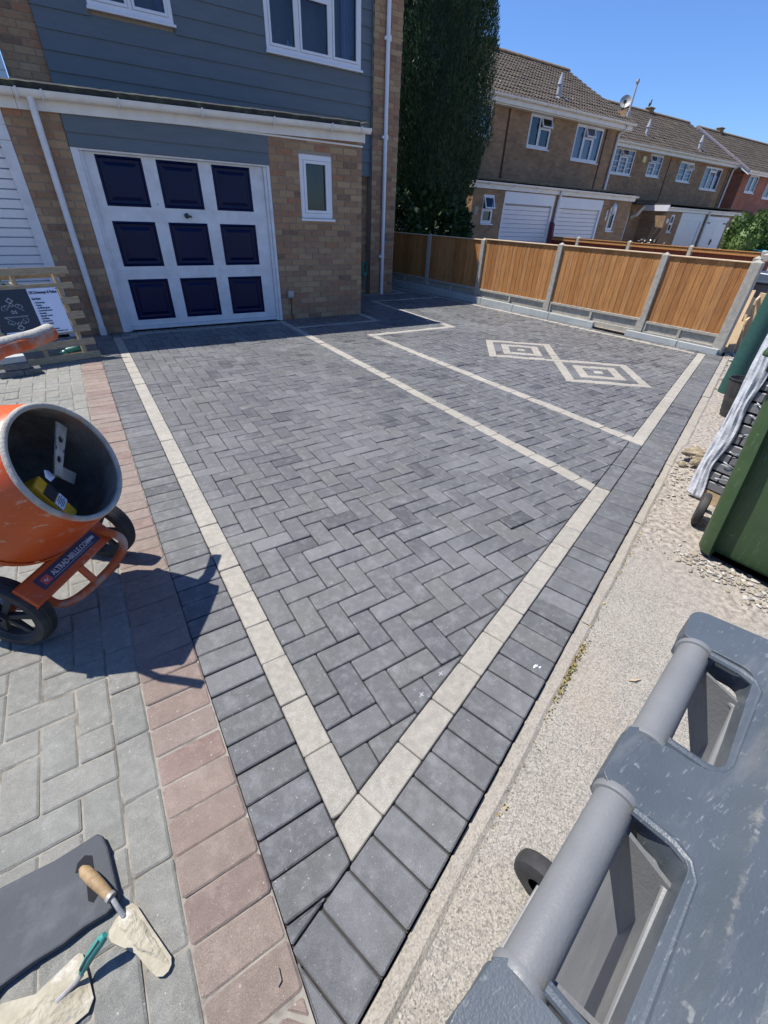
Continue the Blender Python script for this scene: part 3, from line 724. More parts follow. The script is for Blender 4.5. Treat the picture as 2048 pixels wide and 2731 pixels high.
def window(parent, x0, x1, z0, z1, Y, cols, fw=.05, sill=True, curtain=False, grid=None, openers=(), glass=None, sash=True, recess=.03, dark=False):
    """cols: list of (xa, xb, [z splits]); openers: list of (col index, row index) shown tilted open at the bottom"""
    glass = glass or M_GLASS
    W = MB(); yf = Y+recess; profile_frame(W, x0, x1, z0, z1, yf, fw, .06)
    cells = []
    for k, (a, b, zs) in enumerate(cols):
        if k: W.box(a-fw*.42, a+fw*.42, yf+.002, yf+.058, z0+fw, z1-fw)
        zz = [z0+fw, *zs, z1-fw]
        for r in range(len(zz)-1):
            lo = zz[r] + (fw*.35 if r else 0); hi = zz[r+1] - (fw*.35 if r < len(zz)-2 else 0)
            if r: W.box(a+(fw*.42 if k else 0), b-(fw*.42 if k < len(cols)-1 else 0), yf+.004, yf+.056, zz[r]-fw*.38, zz[r]+fw*.38)
            cells.append((k, r, a+(fw*.45 if k else 0) + (0 if k else fw), b-(fw*.45 if k < len(cols)-1 else fw), lo, hi))
    win = W.build('window', M_WHITE, parent, bevel=.003, seg=1)
    for k, r, a, b, lo, hi in cells:
        if (k, r) in openers:
            S = MB(); h = hi-lo+.03; ang = rad(24); s_, c_ = math.sin(ang), math.cos(ang)
            def q(x, t_, d): return (x, yf-.012-s_*t_+c_*d, hi+.01-c_*t_-s_*d)
            for xa, xb, ta, tb in ((a-.01, b+.01, 0, fw*.7), (a-.01, b+.01, h-fw*.7, h), (a-.01, a-.01+fw*.7, fw*.7, h-fw*.7), (b+.01-fw*.7, b+.01, fw*.7, h-fw*.7)):
                S.hexa([q(xa, tb, 0), q(xb, tb, 0), q(xb, tb, .04), q(xa, tb, .04), q(xa, ta, 0), q(xb, ta, 0), q(xb, ta, .04), q(xa, ta, .04)])
            S.build('open_sash', M_WHITE, win)
            G = MB(); G.quad(q(a+.03, h-fw*.7, .02), q(b-.03, h-fw*.7, .02), q(b-.03, fw*.7, .02), q(a+.03, fw*.7, .02)); G.build('pane', glass, win)
            continue
        if sash:
            S = MB(); profile_frame(S, a+.002, b-.002, lo+.002, hi-.002, yf-.008, fw*.55, .03); S.build('sash', M_WHITE, win, bevel=.002, seg=1)
        G = MB(); G.quad((a, yf+.03, lo), (b, yf+.03, lo), (b, yf+.03, hi), (a, yf+.03, hi)); G.build('pane', glass, win)
        if grid:
            B_ = MB(); nx, nz = grid if (r == 0) else (grid[0], 1)
            for i in range(1, nx): x = a+(b-a)*i/nx; B_.box(x-.008, x+.008, yf+.018, yf+.028, lo, hi)
            for j in range(1, nz): z = lo+(hi-lo)*j/nz; B_.box(a, b, yf+.019, yf+.027, z-.008, z+.008)
            if B_.v: B_.build('glazing_bar', M_WHITE, win)
    if sill:
        S = MB(); S.box(x0-.02, x1+.02, Y-.045, Y+recess+.02, z0-.032, z0-.002); S.build('sill', M_WHITE, win, bevel=.004)
    if curtain:
        C = MB(); n = int((x1-x0)/.018); vs = []
        for i in range(n+1):
            x = x0+.02+(x1-x0-.04)*i/n; y = yf+.12+.014*math.sin(i*1.35)+.008*math.sin(i*.37)
            vs += [(x, y, z0+.02), (x, y, z1-.02)]
        C.add(vs, [(2*i, 2*i+2, 2*i+3, 2*i+1) for i in range(n)]); C.build('net_curtain', M_CURT, win, origin=False)
    return win

# ================================================================== the house with the garage
house = thing('brick_house', 'buff brick house with blue-grey cladding and a white and navy garage door', 'house', (1.6, 8, 0))
WY, UY, PY = 6.45, 8.40, 8.33
wy = MB()
hp = (2.71, 3.205, 1.335, 2.055)
wall_y(wy, 2.285, 3.69, -.06, 2.26, WY, [hp], depth=.12)
wy.quad((3.69, WY, -.06), (3.69, 8.5, -.06), (3.69, 8.5, 2.3), (3.69, WY, 2.3), 0)
wy.box(2.285, 2.30, WY+.001, WY+.2, -.06, 2.2, 0)
w1 = wy.build('brick_wall', [M_MORT, M_INT], house, origin=False)
wl = MB(); wl.box(-.45, .05, WY, WY+.25, -.06, 2.2); w2 = wl.build('brick_wall', M_MORT, house, origin=False)
wp = MB(); wp.box(4.99, 5.55, PY, 12, -.06, 4.5); w3 = wp.build('brick_wall', M_MORT, house, origin=False)
wr = MB(); wr.box(3.69, 4.985, 8.5, 8.7, -.06, 2.05); w4 = wr.build('brick_wall', M_MORT, house, origin=False)
wu = MB(); wu.box(-.29, .17, UY+.03, UY+.3, 2.3, 4.5); w5 = wu.build('brick_wall', M_MORT, house, origin=False)
put_bricks(brick_items(2.287, 3.692, .004, 2.25, WY, [hp]), w1, 170)
put_bricks(brick_items(-.45, .046, .004, 2.2, WY, phase=.05), w2, 70)
put_bricks(brick_items(4.99, 5.553, .004, 4.5, PY), w3, 60)
put_bricks(brick_items(3.69, 4.985, .004, 2.02, 8.5), w4, 0)
put_bricks(brick_items(-.29, .17, 2.30, 4.5, UY+.03, phase=.07), w5, 0)
# carcass behind everything (keeps sky out, casts the shadow)
cs_ = MB(); cs_.box(-.2, 5.545, 8.62, 15.6, -.06, 4.45); cs_.box(-.3, 2.2, 6.9, 8.45, -.06, 2.1); cs_.box(2.35, 3.66, 7.2, 8.45, -.06, 2.15)
cs_.build('carcass', M_MORT, house, origin=False)
rf = MB(); rf.add([(-.25, 8.39, 4.40), (5.6, 8.39, 4.40), (5.6, 12.1, 6.48), (-.25, 12.1, 6.48), (5.6, 15.8, 4.4), (-.25, 15.8, 4.4)], [(0,1,2,3), (3,2,4,5), (0,3,5), (1,4,2), (0,5,4,1)])
rf.build('roof', M_TILE, house, origin=False)
# horizontal cladding, one board at a time, cut round the windows
WR = (3.13, 4.77, 3.40, 4.62); WL = (.80, 1.82, 3.44, 4.45)
ck = 0; z = 2.013; CP = .1915
while z < 4.45:
    segs = [(.17, 4.985)] if z > 2.3 else [(3.60, 4.985)]
    z1 = z+CP+.018
    for h in (WR, WL):
        if z1 > h[2]+.05 and z < h[3]:
            ns = []
            for a, b in segs:
                if b <= h[0] or a >= h[1]: ns.append((a, b)); continue
                if a < h[0]: ns.append((a, h[0]-.001))
                if b > h[1]: ns.append((h[1]+.001, b))
            segs = ns
    for a, b in segs:
        B_ = MB(); j = R.uniform(-.001, .001)
        B_.hexa([(a, UY-.016+j, z), (b, UY-.016+j, z), (b, UY+.02, z), (a, UY+.02, z), (a, UY+.001+j, z1), (b, UY+.001+j, z1), (b, UY+.02, z1), (a, UY+.02, z1)])
        B_.build('cladding_board', M_CLAD, house)
    z += CP
bk = MB(); wall_y(bk, .17, 4.99, 2.02, 4.45, UY+.0205, [WR, WL], depth=.1); bk.build('cladding_backing', [M_MORT, M_INT], house, origin=False)
tr_ = MB(); tr_.box(4.983, 4.992, UY-.03, UY+.02, 2.0, 4.45); tr_.box(3.69, 4.985, UY-.012, UY+.12, 1.995, 2.012); tr_.build('cladding_trim', M_CLAD, house)
window(house, *WR, UY-.02, [(3.13, 3.655, []), (3.655, 4.222, [4.09]), (4.222, 4.77, [])], fw=.058, recess=-.002, glass=M_GLASSD)
window(house, *WL, UY-.02, [(.80, 1.30, []), (1.30, 1.82, [])], fw=.058, recess=-.002, glass=M_GLASSD)
def curtain_piece(x0, x1, z0, z1, Y, parent):
    C = MB(); n = 22; vs = []
    for i in range(n+1):
        x = x0+(x1-x0)*i/n; y = Y+.02*math.sin(i*1.25); vs += [(x, y, z0), (x, y, z1)]
    C.add(vs, [(2*i, 2*i+2, 2*i+3, 2*i+1) for i in range(n)]); C.build('curtain', M_CURT, parent, origin=False)
curtain_piece(4.50, 4.73, 3.45, 4.6, UY+.16, house); curtain_piece(1.66, 1.80, 3.45, 4.4, UY+.16, house)
# things on the window board inside
for x, c, h in ((4.30, M_WHITE, .19), (4.66, M_ORANGE, .12), (3.93, M_WHITE, .07), (3.52, M_CURT, .12), (3.57, M_CURT, .09), (1.66, M_TEAL, .12)):
    o = MB().lathe([(.001, 0), (.028, .0), (.034, h*.45), (.015, h*.8), (.022, h), (.001, h)], (x, UY+.09, 3.455), (0, 0, 1), 14).build('ornament', c, smooth=True)
    tag(o, {4.30: 'tall white ornament on the upstairs window board beside the net curtain', 4.66: 'small orange ornament at the curtain in the upstairs window', 3.93: 'small white box shape on the sill of the middle upstairs pane',
            3.52: 'pale bottle on the left of the three-pane upstairs window', 3.57: 'shorter pale bottle beside the first mullion of the three-pane window', 1.66: 'teal bottle at the right of the two-pane upstairs window'}[x], 'ornament')
# porch window
window(house, *hp, WY, [(hp[0], hp[1], [])], fw=.062, recess=.004, glass=M_GLASSD)
# garage door surround and fascia boards
gf = MB(); gf.box(.052, .128, WY-.01, WY+.10, -.0, 1.897); gf.box(.128, .160, WY+.012, WY+.1, .0, 1.875); gf.box(2.243, 2.283, WY-.01, WY+.10, .0, 1.897); gf.box(2.205, 2.243, WY+.012, WY+.1, .0, 1.875)
gf.box(.128, 2.243, WY-.006, WY+.10, 1.876, 1.897); gf.build('door_frame', M_WPAINT, house, bevel=.004)
for z0, z1 in ((1.899, 2.036), (2.02, 2.28)):
    B_ = MB(); B_.hexa([(.053, WY-.024, z0), (2.284, WY-.024, z0), (2.284, WY+.03, z0), (.053, WY+.03, z0), (.053, WY-.006, z1), (2.284, WY-.006, z1), (2.284, WY+.03, z1), (.053, WY+.03, z1)]); B_.build('fascia_board', M_CLAD, house, bevel=.002)
# garage door leaf with nine navy panels
PX = [(.270, .746), (.900, 1.380), (1.541, 2.026)]; PZ = [(.128, .612), (.757, 1.236), (1.384, 1.856)]
DY = WY+.045
lf = MB(); wall_y(lf, .162, 2.203, .055, 1.874, DY, [(a, b, c, d) for a, b in PX for c, d in PZ], depth=.018, room=0)
lf.box(.162, 2.203, DY+.0185, DY+.04, .055, 1.874)
lf.box(.155, 2.21, DY-.014, DY+.03, .012, .052)
door = lf.build('garage_door', M_WPAINT, house, origin=False)
for z in (.685, 1.318):
    B_ = MB(); B_.box(.165, 2.20, DY-.0025, DY+.001, z-.03, z-.0275); B_.box(.165, 2.20, DY-.0025, DY+.001, z+.0275, z+.03); B_.build('rail_moulding', M_WPAINT, door)
for a, b in PX:
    for c, d in PZ:
        P_ = MB(); rings = [(0, -.001), (.018, -.007), (.030, .010), (.058, .012), (.088, -.002), (.092, -.004)]
        vs = []
        for o_, dy in rings: vs += [(a+o_, DY+dy, c+o_), (b-o_, DY+dy, c+o_), (b-o_, DY+dy, d-o_), (a+o_, DY+dy, d-o_)]
        fs = [(4*r+i, 4*r+(i+1) % 4, 4*r+4+(i+1) % 4, 4*r+4+i) for r in range(len(rings)-1) for i in range(4)] + [tuple(4*(len(rings)-1)+i for i in range(4))]
        P_.add(vs, fs); P_.build('door_panel', M_NAVY, door, origin=False)
H_ = MB(); H_.lathe([(.001, 0), (.03, 0), (.03, -.006), (.012, -.012), (.012, -.03), (.001, -.03)], (1.14, DY, 1.312), (0, 1, 0), 16); H_.obox((1.15, DY-.028, 1.310), (.045, 0, -.006), (0, .006, 0), (0, 0, .011)); H_.build('door_handle', M_DARKPL, door, bevel=.003)
K_ = MB(); K_.lathe([(.001, 0), (.011, 0), (.011, -.004), (.001, -.004)], (.822, DY, 1.42), (0, 1, 0), 12); K_.build('lock_cap', M_STEEL, door)
# flat roof, fascia and gutter (slight fall to the left)
def zf(x): return 2.160+.0235*x
XL, XR = -.30, 3.70
fa = MB(); fa.hexa([(XL, 6.405, zf(XL)), (XR, 6.405, zf(XR)), (XR, 6.43, zf(XR)), (XL, 6.43, zf(XL)), (XL, 6.405, zf(XL)+.15), (XR, 6.405, zf(XR)+.15), (XR, 6.43, zf(XR)+.15), (XL, 6.43, zf(XL)+.15)])
fa.box(XR-.0, XR+.022, 6.405, 8.4, zf(XR)-.005, zf(XR)+.16); fa.box(XL, XR, 6.4305, 6.449, zf(XL)+.04, zf(XL)+.06)
fa.build('roof_fascia', M_FASC, house, bevel=.004)
ft = MB(); n = 60
vs = []
for i in range(n+1):
    x = XL+(XR-.12-XL)*i/n; j = R.uniform(-.0025, .003)
    vs += [(x, 6.31, zf(x)+.140), (x, 6.292, zf(x)+.196+j), (x, 6.33, zf(x)+.212+j), (x, 8.4, zf(x)+.245)]
ft.add(vs, [(4*i+q, 4*i+4+q, 4*i+5+q, 4*i+1+q) for i in range(n) for q in range(3)])
ft.build('felt_roof', M_FELT, house, origin=False)
cf = MB(); cf.add([(XR-.14, 6.29, zf(XR)+.17), (XR+.0, 6.27, zf(XR)+.16), (XR+.03, 6.30, zf(XR)+.215), (XR-.06, 6.33, zf(XR)+.20), (XR-.0, 6.5, zf(XR)+.225), (XR-.14, 6.5, zf(XR)+.20)], [(0,1,2,3), (3,2,4,5), (0,3,5)]); cf.build('felt_corner_fold', M_FELT, house, origin=False)
def gutter(x0, x1, y, zfn, parent, r=.038, matl=M_FASC, nb=5, bx=None, name='gutter'):
    G = MB(); n = 10; m_ = 24
    vs = []
    for i in range(m_+1):
        x = x0+(x1-x0)*i/m_
        for k in range(n+1):
            t = math.pi+math.pi*k/n; vs.append((x, y+r*math.cos(t), zfn(x)+r*1.15*math.sin(t)))
    G.add(vs, [(i*(n+1)+k, (i+1)*(n+1)+k, (i+1)*(n+1)+k+1, i*(n+1)+k+1) for i in range(m_) for k in range(n)])
    for xe in (x0, x1): G.add([(xe, y+r*math.cos(math.pi+math.pi*k/n), zfn(xe)+r*1.15*math.sin(math.pi+math.pi*k/n)) for k in range(n+1)], [tuple(range(n+1))])
    G.box(x0, x1, y-r-.003, y-r+.003, zfn(x0)-.004, zfn(x0)+.004) if abs(zfn(x0)-zfn(x1)) < .001 else G.hexa([(x0, y-r-.003, zfn(x0)-.004), (x1, y-r-.003, zfn(x1)-.004), (x1, y-r+.004, zfn(x1)-.004), (x0, y-r+.004, zfn(x0)-.004), (x0, y-r-.003, zfn(x0)+.004), (x1, y-r-.003, zfn(x1)+.004), (x1, y-r+.004, zfn(x1)+.004), (x0, y-r+.004, zfn(x0)+.004)])
    g = G.build(name, matl, parent, smooth=True, origin=False)
    for x in (bx or [x0+(x1-x0)*(i+.5)/nb for i in range(nb)]):
        B_ = MB(); pts = [(x, y-r-.006, zfn(x)+.012)] + [(x, y+(r+.006)*math.cos(math.pi+math.pi*k/8), zfn(x)+(r+.006)*1.15*math.sin(math.pi+math.pi*k/8)) for k in range(9)]
        B_.tube(pts, .011, 6); B_.build('gutter_bracket', M_WPAINT, g)
    return g
gutter(XL, XR+.06, 6.335, lambda x: zf(x)+.142, house, r=.05, bx=[-.27, -.06, .62, 1.48, 2.35, 3.15, 3.60])
# rainwater pipes
d1 = MB(); d1.tube([(-.17, 6.34, 2.26), (-.17, 6.345, 2.15), (-.172, 6.372, 1.95), (-.176, 6.395, 1.0), (-.18, 6.40, .03)], .033, 12)
d1.tube([(-.18, 6.40, .0), (-.18, 6.40, .10)], .040, 12); d1.build('rainwater_pipe', M_WPAINT, house, smooth=True)
d2 = MB(); d2.tube([(5.235, 8.285, 4.5), (5.245, 8.28, 1.9), (5.26, 8.285, .0)], .036, 14); p2 = d2.build('rainwater_pipe', M_WHITE, house, smooth=True)
for z in (3.83, 2.58, .70):
    B_ = MB(); B_.tube([(5.25, 8.283, z-.035), (5.25, 8.283, z+.035)], .045, 14); B_.obox((5.195, 8.29, z), (.022, 0, 0), (0, .02, 0), (0, 0, .02)); B_.build('pipe_clip', M_WHITE, p2, smooth=True)
# meter box with its cable
mb_ = MB(); mb_.box(2.393, 2.485, WY-.05, WY, .315, .415); mo = mb_.build('socket_box', M_STEEL, house, bevel=.006)
MB().tube([(2.44, WY-.02, .315), (2.445, WY-.018, .2), (2.435, WY-.018, .1), (2.45, WY-.02, .01)], .006, 8).build('cable', M_DARKPL, mo, smooth=True)
# teal hose hanging in the recess
hs = MB()
for k in range(4):
    hs.tube([(4.90+.055*math.sin(t), 8.43-.012*k, .47+(.10+.012*k)*math.cos(t)) for t in [2*math.pi*i/18 for i in range(19)]], .011, 7)
hs.tube([(4.93, 8.42, .40), (4.92, 8.42, .25), (4.90, 8.43, .12)], .011, 7)
tag(hs.build('garden_hose', M_TEAL, smooth=True), 'coiled teal hose hanging in the recess beside the brick corner pier', 'hose')

# ================================================================== neighbour's house, left edge
nb = thing('neighbouring_house', 'neighbouring house at the left edge with a ribbed white garage door', 'house', (-2, 8, 0))
B_ = MB(); B_.box(-5, -3.0, WY, WY+.2, -.06, 2.2); B_.box(-5, -.46, 8.6, 15, -.06, 4.45); B_.box(-3.0, -.46, 7.0, 8.5, -.06, 2.1); B_.build('wall', M_BRFAR, nb, origin=False)
B_ = MB(); B_.add([(-6, 8.39, 4.4), (-.26, 8.39, 4.4), (-.26, 12.1, 6.48), (-6, 12.1, 6.48)], [(0,1,2,3)]); B_.build('roof', M_TILE, nb, origin=False)
z = 2.25
while z < 4.45:
    B_ = MB(); B_.hexa([(-5, UY-.02, z), (-.30, UY-.02, z), (-.30, UY+.02, z), (-5, UY+.02, z), (-5, UY-.002, z+.17), (-.30, UY-.002, z+.17), (-.30, UY+.02, z+.17), (-5, UY+.02, z+.17)]); B_.build('cladding_board', M_WHITE, nb); z += .155
B_ = MB(); B_.box(-.555, -.452, WY-.012, WY+.1, 0, 1.90); B_.box(-3.0, -.555, WY-.012, WY+.1, 1.88, 1.90); B_.box(-3.0, -.452, WY-.02, WY+.1, 1.901, 2.02); B_.hexa([(-3, WY-.015, 2.02), (-.452, WY-.015, 2.02), (-.452, WY+.1, 2.02), (-3, WY+.1, 2.02), (-3, WY-.015, 2.07), (-.452, WY-.015, 2.2), (-.452, WY+.1, 2.2), (-3, WY+.1, 2.07)])
B_.build('door_frame', M_WPAINT, nb, bevel=.004)
z = .02
while z < 1.87:
    B_ = MB(); zt = min(z+.086, 1.878); B_.hexa([(-3.0, WY+.045, z), (-.557, WY+.045, z), (-.557, WY+.08, z), (-3.0, WY+.08, z), (-3.0, WY+.037, zt-.012), (-.557, WY+.037, zt-.012), (-.557, WY+.08, zt), (-3.0, WY+.08, zt)]); B_.build('door_slat', M_WHITE, nb); z += .087
B_ = MB(); B_.hexa([(-4, 6.405, zf(-4)), (XL-.002, 6.405, zf(XL)), (XL-.002, 6.43, zf(XL)), (-4, 6.43, zf(-4)), (-4, 6.405, zf(-4)+.15), (XL-.002, 6.405, zf(XL)+.15), (XL-.002, 6.43, zf(XL)+.15), (-4, 6.43, zf(-4)+.15)]); B_.build('roof_fascia', M_FASC, nb, bevel=.004)
gutter(-4, XL-.003, 6.335, lambda x: zf(x)+.142, nb, r=.05, nb=4)
B_ = MB(); vs = []
for i in range(31):
    x = -4+(XL+4)*i/30; j = R.uniform(-.005, .005); vs += [(x, 6.31, zf(x)+.140), (x, 6.292, zf(x)+.196+j), (x, 6.33, zf(x)+.212+j), (x, 8.4, zf(x)+.245)]
B_.add(vs, [(4*i+q, 4*i+4+q, 4*i+5+q, 4*i+1+q) for i in range(30) for q in range(3)]); B_.build('felt_roof', M_FELT, nb, origin=False)

# ================================================================== fence between the drives
def fpt(y, off=0.): return Vector((7.30-.104*y+off*.9946, y+off*.1034, 0))
FD = Vector((-.10344, .99464, 0)); FN = Vector((-.99464, -.10344, 0))     # along, towards the drive
fence = thing('panel_fence', 'orange-brown feather-edge fence between concrete posts along the new drive', 'fence', (6.8, 5, 0))
posts = [2.235, 3.350, 5.045, 6.725, 8.235, 9.75]
def post(y, top, w_=.055, parent=fence, base=None, zb=-.03, mt=M_CONC):
    p = base if base is not None else fpt(y); P_ = MB()
    a, b = FD*w_*.95, FN*w_
    e = .010
    P_.hexa([p-a-b+Vector((0,0,zb)), p+a-b+Vector((0,0,zb)), p+a+b+Vector((0,0,zb)), p-a+b+Vector((0,0,zb)), p-a-b+Vector((0,0,top-.025)), p+a-b+Vector((0,0,top-.025)), p+a+b+Vector((0,0,top-.025)), p-a+b+Vector((0,0,top-.025))])
    q = [p-a-b+Vector((0,0,top-.0249)), p+a-b+Vector((0,0,top-.0249)), p+a+b+Vector((0,0,top-.0249)), p-a+b+Vector((0,0,top-.0249)), p+Vector((0,0,top+.012))]
    P_.add(q, [(0,1,4), (1,2,4), (2,3,4), (3,0,4)])
    return P_.build('concrete_post', mt, parent, bevel=.005)
for y, tp in zip(posts, (1.135, 1.135, 1.145, 1.118, 1.112, 1.11)): post(y, tp, .062 if y < 3 else .046)
def fence_bay(y0, y1, z0, z1, parent, mats=M_WOOD, rail=M_RAIL):
    a, b = y0+.049, y1-.049; bw = .092; y = a; k = 0
    while y < b-.02:
        yb = min(y+bw*R.uniform(.93, 1.08), b); yy = min(yb+.016, b); B_ = MB(); zt = z1-R.uniform(0, .006); zb = z0+R.uniform(-.012, .005)
        p0 = fpt(y) + FN*.004; p1 = fpt(yy) + FN*.004; p2, p3 = p1+FN*.006, p0+FN*.0105
        lo, hi = Vector((0, 0, zb)), Vector((0, 0, zt)); sk_ = FD*R.uniform(-.006, .006)
        B_.hexa([p0+lo, p1+lo, p2+lo, p3+lo, p0+hi+sk_, p1+hi+sk_, p2+hi+sk_, p3+hi+sk_])
        B_.build('feather_edge_board', mats[R.randrange(len(mats))], parent); y = yb; k += 1
    C = MB(); p0, p1 = fpt(a), fpt(b)
    C.hexa([p0-FN*.03+Vector((0,0,z1)), p1-FN*.03+Vector((0,0,z1)), p1+FN*.034+Vector((0,0,z1)), p0+FN*.034+Vector((0,0,z1)), p0-FN*.03+Vector((0,0,z1+.016)), p1-FN*.03+Vector((0,0,z1+.016)), p1+FN*.034+Vector((0,0,z1+.014)), p0+FN*.034+Vector((0,0,z1+.014))])
    C.build('capping_rail', rail, parent, bevel=.003)
    for zr in (z0+.12, (z0+z1)/2, z1-.10):
        C = MB(); C.hexa([p0-FN*.035+Vector((0,0,zr-.02)), p1-FN*.035+Vector((0,0,zr-.02)), p1-FN*.001+Vector((0,0,zr-.02)), p0-FN*.001+Vector((0,0,zr-.02)), p0-FN*.035+Vector((0,0,zr+.02)), p1-FN*.035+Vector((0,0,zr+.02)), p1-FN*.001+Vector((0,0,zr+.02)), p0-FN*.001+Vector((0,0,zr+.02))])
        C.build('back_rail', mats[0], parent)
for i in range(len(posts)-1):
    fence_bay(posts[i], posts[i+1], .262-.02*(i == 0)+.01*max(0, i-2), (1.098, 1.108, 1.10, 1.085, 1.08)[i], fence)
fence_bay(posts[-1], 11.3, .285, 1.08, fence)
# recessed concrete gravel boards
def gravel(y0, y1, zt, parent):
    a, b = y0+.045, y1-.045; G = MB(); p = lambda y, o, z: fpt(y)+FN*o+Vector((0, 0, z))
    def bx(ya, yb, o0, o1, za, zb): G.hexa([p(ya, o0, za), p(yb, o0, za), p(yb, o1, za), p(ya, o1, za), p(ya, o0, zb), p(yb, o0, zb), p(yb, o1, zb), p(ya, o1, zb)])
    bx(a, b, -.02, .004, 0.0, zt); bx(a, b, .0042, .032, zt-.038, zt-.001); bx(a, b, .0042, .032, 0.0, .095); m1 = (a+b)/2
    for ya, yb in ((a, a+.035), (m1-.02, m1+.02), (b-.035, b)): bx(ya, yb, .0043, .031, .0955, zt-.0385)
    return G.build('gravel_board', M_CONC, parent, bevel=.003)
for i in range(len(posts)-1): gravel(posts[i], posts[i+1], .262-.02*(i == 0)+.01*max(0, i-2), fence)
gravel(posts[-1], 11.3, .285, fence)
# edging kerbs along the fence, one missing
kerb = thing('edging_kerb', 'pale grey edging stones with one missing along the foot of the fence', 'kerb', (6.8, 5, 0))
ys = [2.19, 2.73, 3.50, 0, 4.06, 4.91, 5.71, 6.50, 7.30, 8.10, 8.90, 9.70, 10.5]
for y0_, y1_ in ((2.19, 2.722), (2.732, 3.50), (4.06, 4.905), (4.915, 5.705), (5.715, 6.495), (6.505, 7.295), (7.305, 8.095), (8.105, 8.895), (8.905, 9.695), (9.705, 10.7)):
    h = .068+.012*min(5, max(0, y0_-2.2)) ; tw = R.uniform(-.004, .004)
    K = MB(); K.hexa([(fx(y0_), y0_, -.05), (fx(y0_)+.05, y0_, -.05), (fx(y1_)+.05, y1_, -.05), (fx(y1_), y1_, -.05), (fx(y0_)+tw, y0_, h), (fx(y0_)+.05+tw, y0_, h), (fx(y1_)+.05-tw, y1_, h+.005), (fx(y1_)-tw, y1_, h+.005)])
    K.build('edging_stone', M_KERB, kerb, bevel=.004)
# soil bed behind kerb under the fence
B_ = MB(); B_.quad((fx(2.2)+.03, 2.2, .02), (7.6, 2.2, -.03), (6.6, 11, .06), (fx(11)+.03, 11, .06)); tag(B_.build('fence_bed_soil', M_SOIL, origin=False), kind='structure')
B_ = MB(); B_.prism([(fx(3.5)-.0, 3.5), (fx(3.5)+.16, 3.5), (fx(4.06)+.16, 4.06), (fx(4.06), 4.06)], -.05, -.004)

# ================================================================== second fence, between the far drives
f2 = thing('far_panel_fence', 'second orange fence seen over the first one, rails towards us', 'fence', (13.8, 7, 0))
def q2p(x, y): return Vector((x, y, 0))
P2 = [10.05, 8.25, 6.46, 4.74]
for y in P2:
    P_ = MB(); P_.box(13.86, 13.96, y-.05, y+.05, -.05, 1.03); P_.add([(13.86, y-.05, 1.031), (13.96, y-.05, 1.031), (13.96, y+.05, 1.031), (13.86, y+.05, 1.031), (13.91, y, 1.07)], [(0,1,4), (1,2,4), (2,3,4), (3,0,4)]); P_.build('concrete_post', M_CONC, f2, bevel=.004)
for a, b in ((10.11, 11.2), (8.31, 9.99), (6.52, 8.19), (4.80, 6.40)):
    zt = 1.0
    y = a
    while y < b-.03:
        yb = min(y+.09, b); B_ = MB(); B_.hexa([(13.93, y, .1), (13.94, y, .1), (13.95, yb, .1), (13.935, yb, .1), (13.93, y, zt), (13.94, y, zt), (13.95, yb, zt), (13.935, yb, zt)]); B_.build('feather_edge_board', M_REDW, f2); y = yb
    B_ = MB(); B_.box(13.855, 13.929, a, b, zt-.085, zt-.012); B_.box(13.86, 13.929, a, b, .5, .57); B_.build('back_rail', M_WOOD[3], f2, bevel=.003)
    B_ = MB(); B_.box(13.84, 13.97, a, b, zt+.001, zt+.018); B_.build('capping_rail', M_WOOD[1], f2)
    B_ = MB(); B_.box(13.90, 13.94, a, b, -.05, .098); B_.build('gravel_board', M_CONC, f2)

# ================================================================== far terrace
TILE_ME = None
def tile_mesh(w_, l_, ny, nz):
    """double-roll tile: profile across x, running down the slope (unit down vector (0,-ny,-nz))"""
    prof = [(0, .030), (.10, .030), (.22, .0), (.40, .0), (.50, .028), (.60, .030), (.72, .0), (.90, .0), (1.0, .026)]
    up = Vector((0, -nz, ny)) if ny > 0 else Vector((0, 0, 1)); dn = Vector((0, -ny, -nz))
    vs = []
    for t, lift in ((0, 0), (1, .034)):
        for x, h in prof: vs.append(Vector((x*w_, 0, 0))+dn*(l_*t)+up*(h+lift))
    n = len(prof)
    for x, h in prof: vs.append(Vector((x*w_, 0, 0))+dn*(l_)+up*(h-.004))
    fs = [(i, i+1, n+i+1, n+i) for i in range(n-1)] + [(n+i, n+i+1, 2*n+i+1, 2*n+i) for i in range(n-1)]
    return [tuple(v) for v in vs], fs
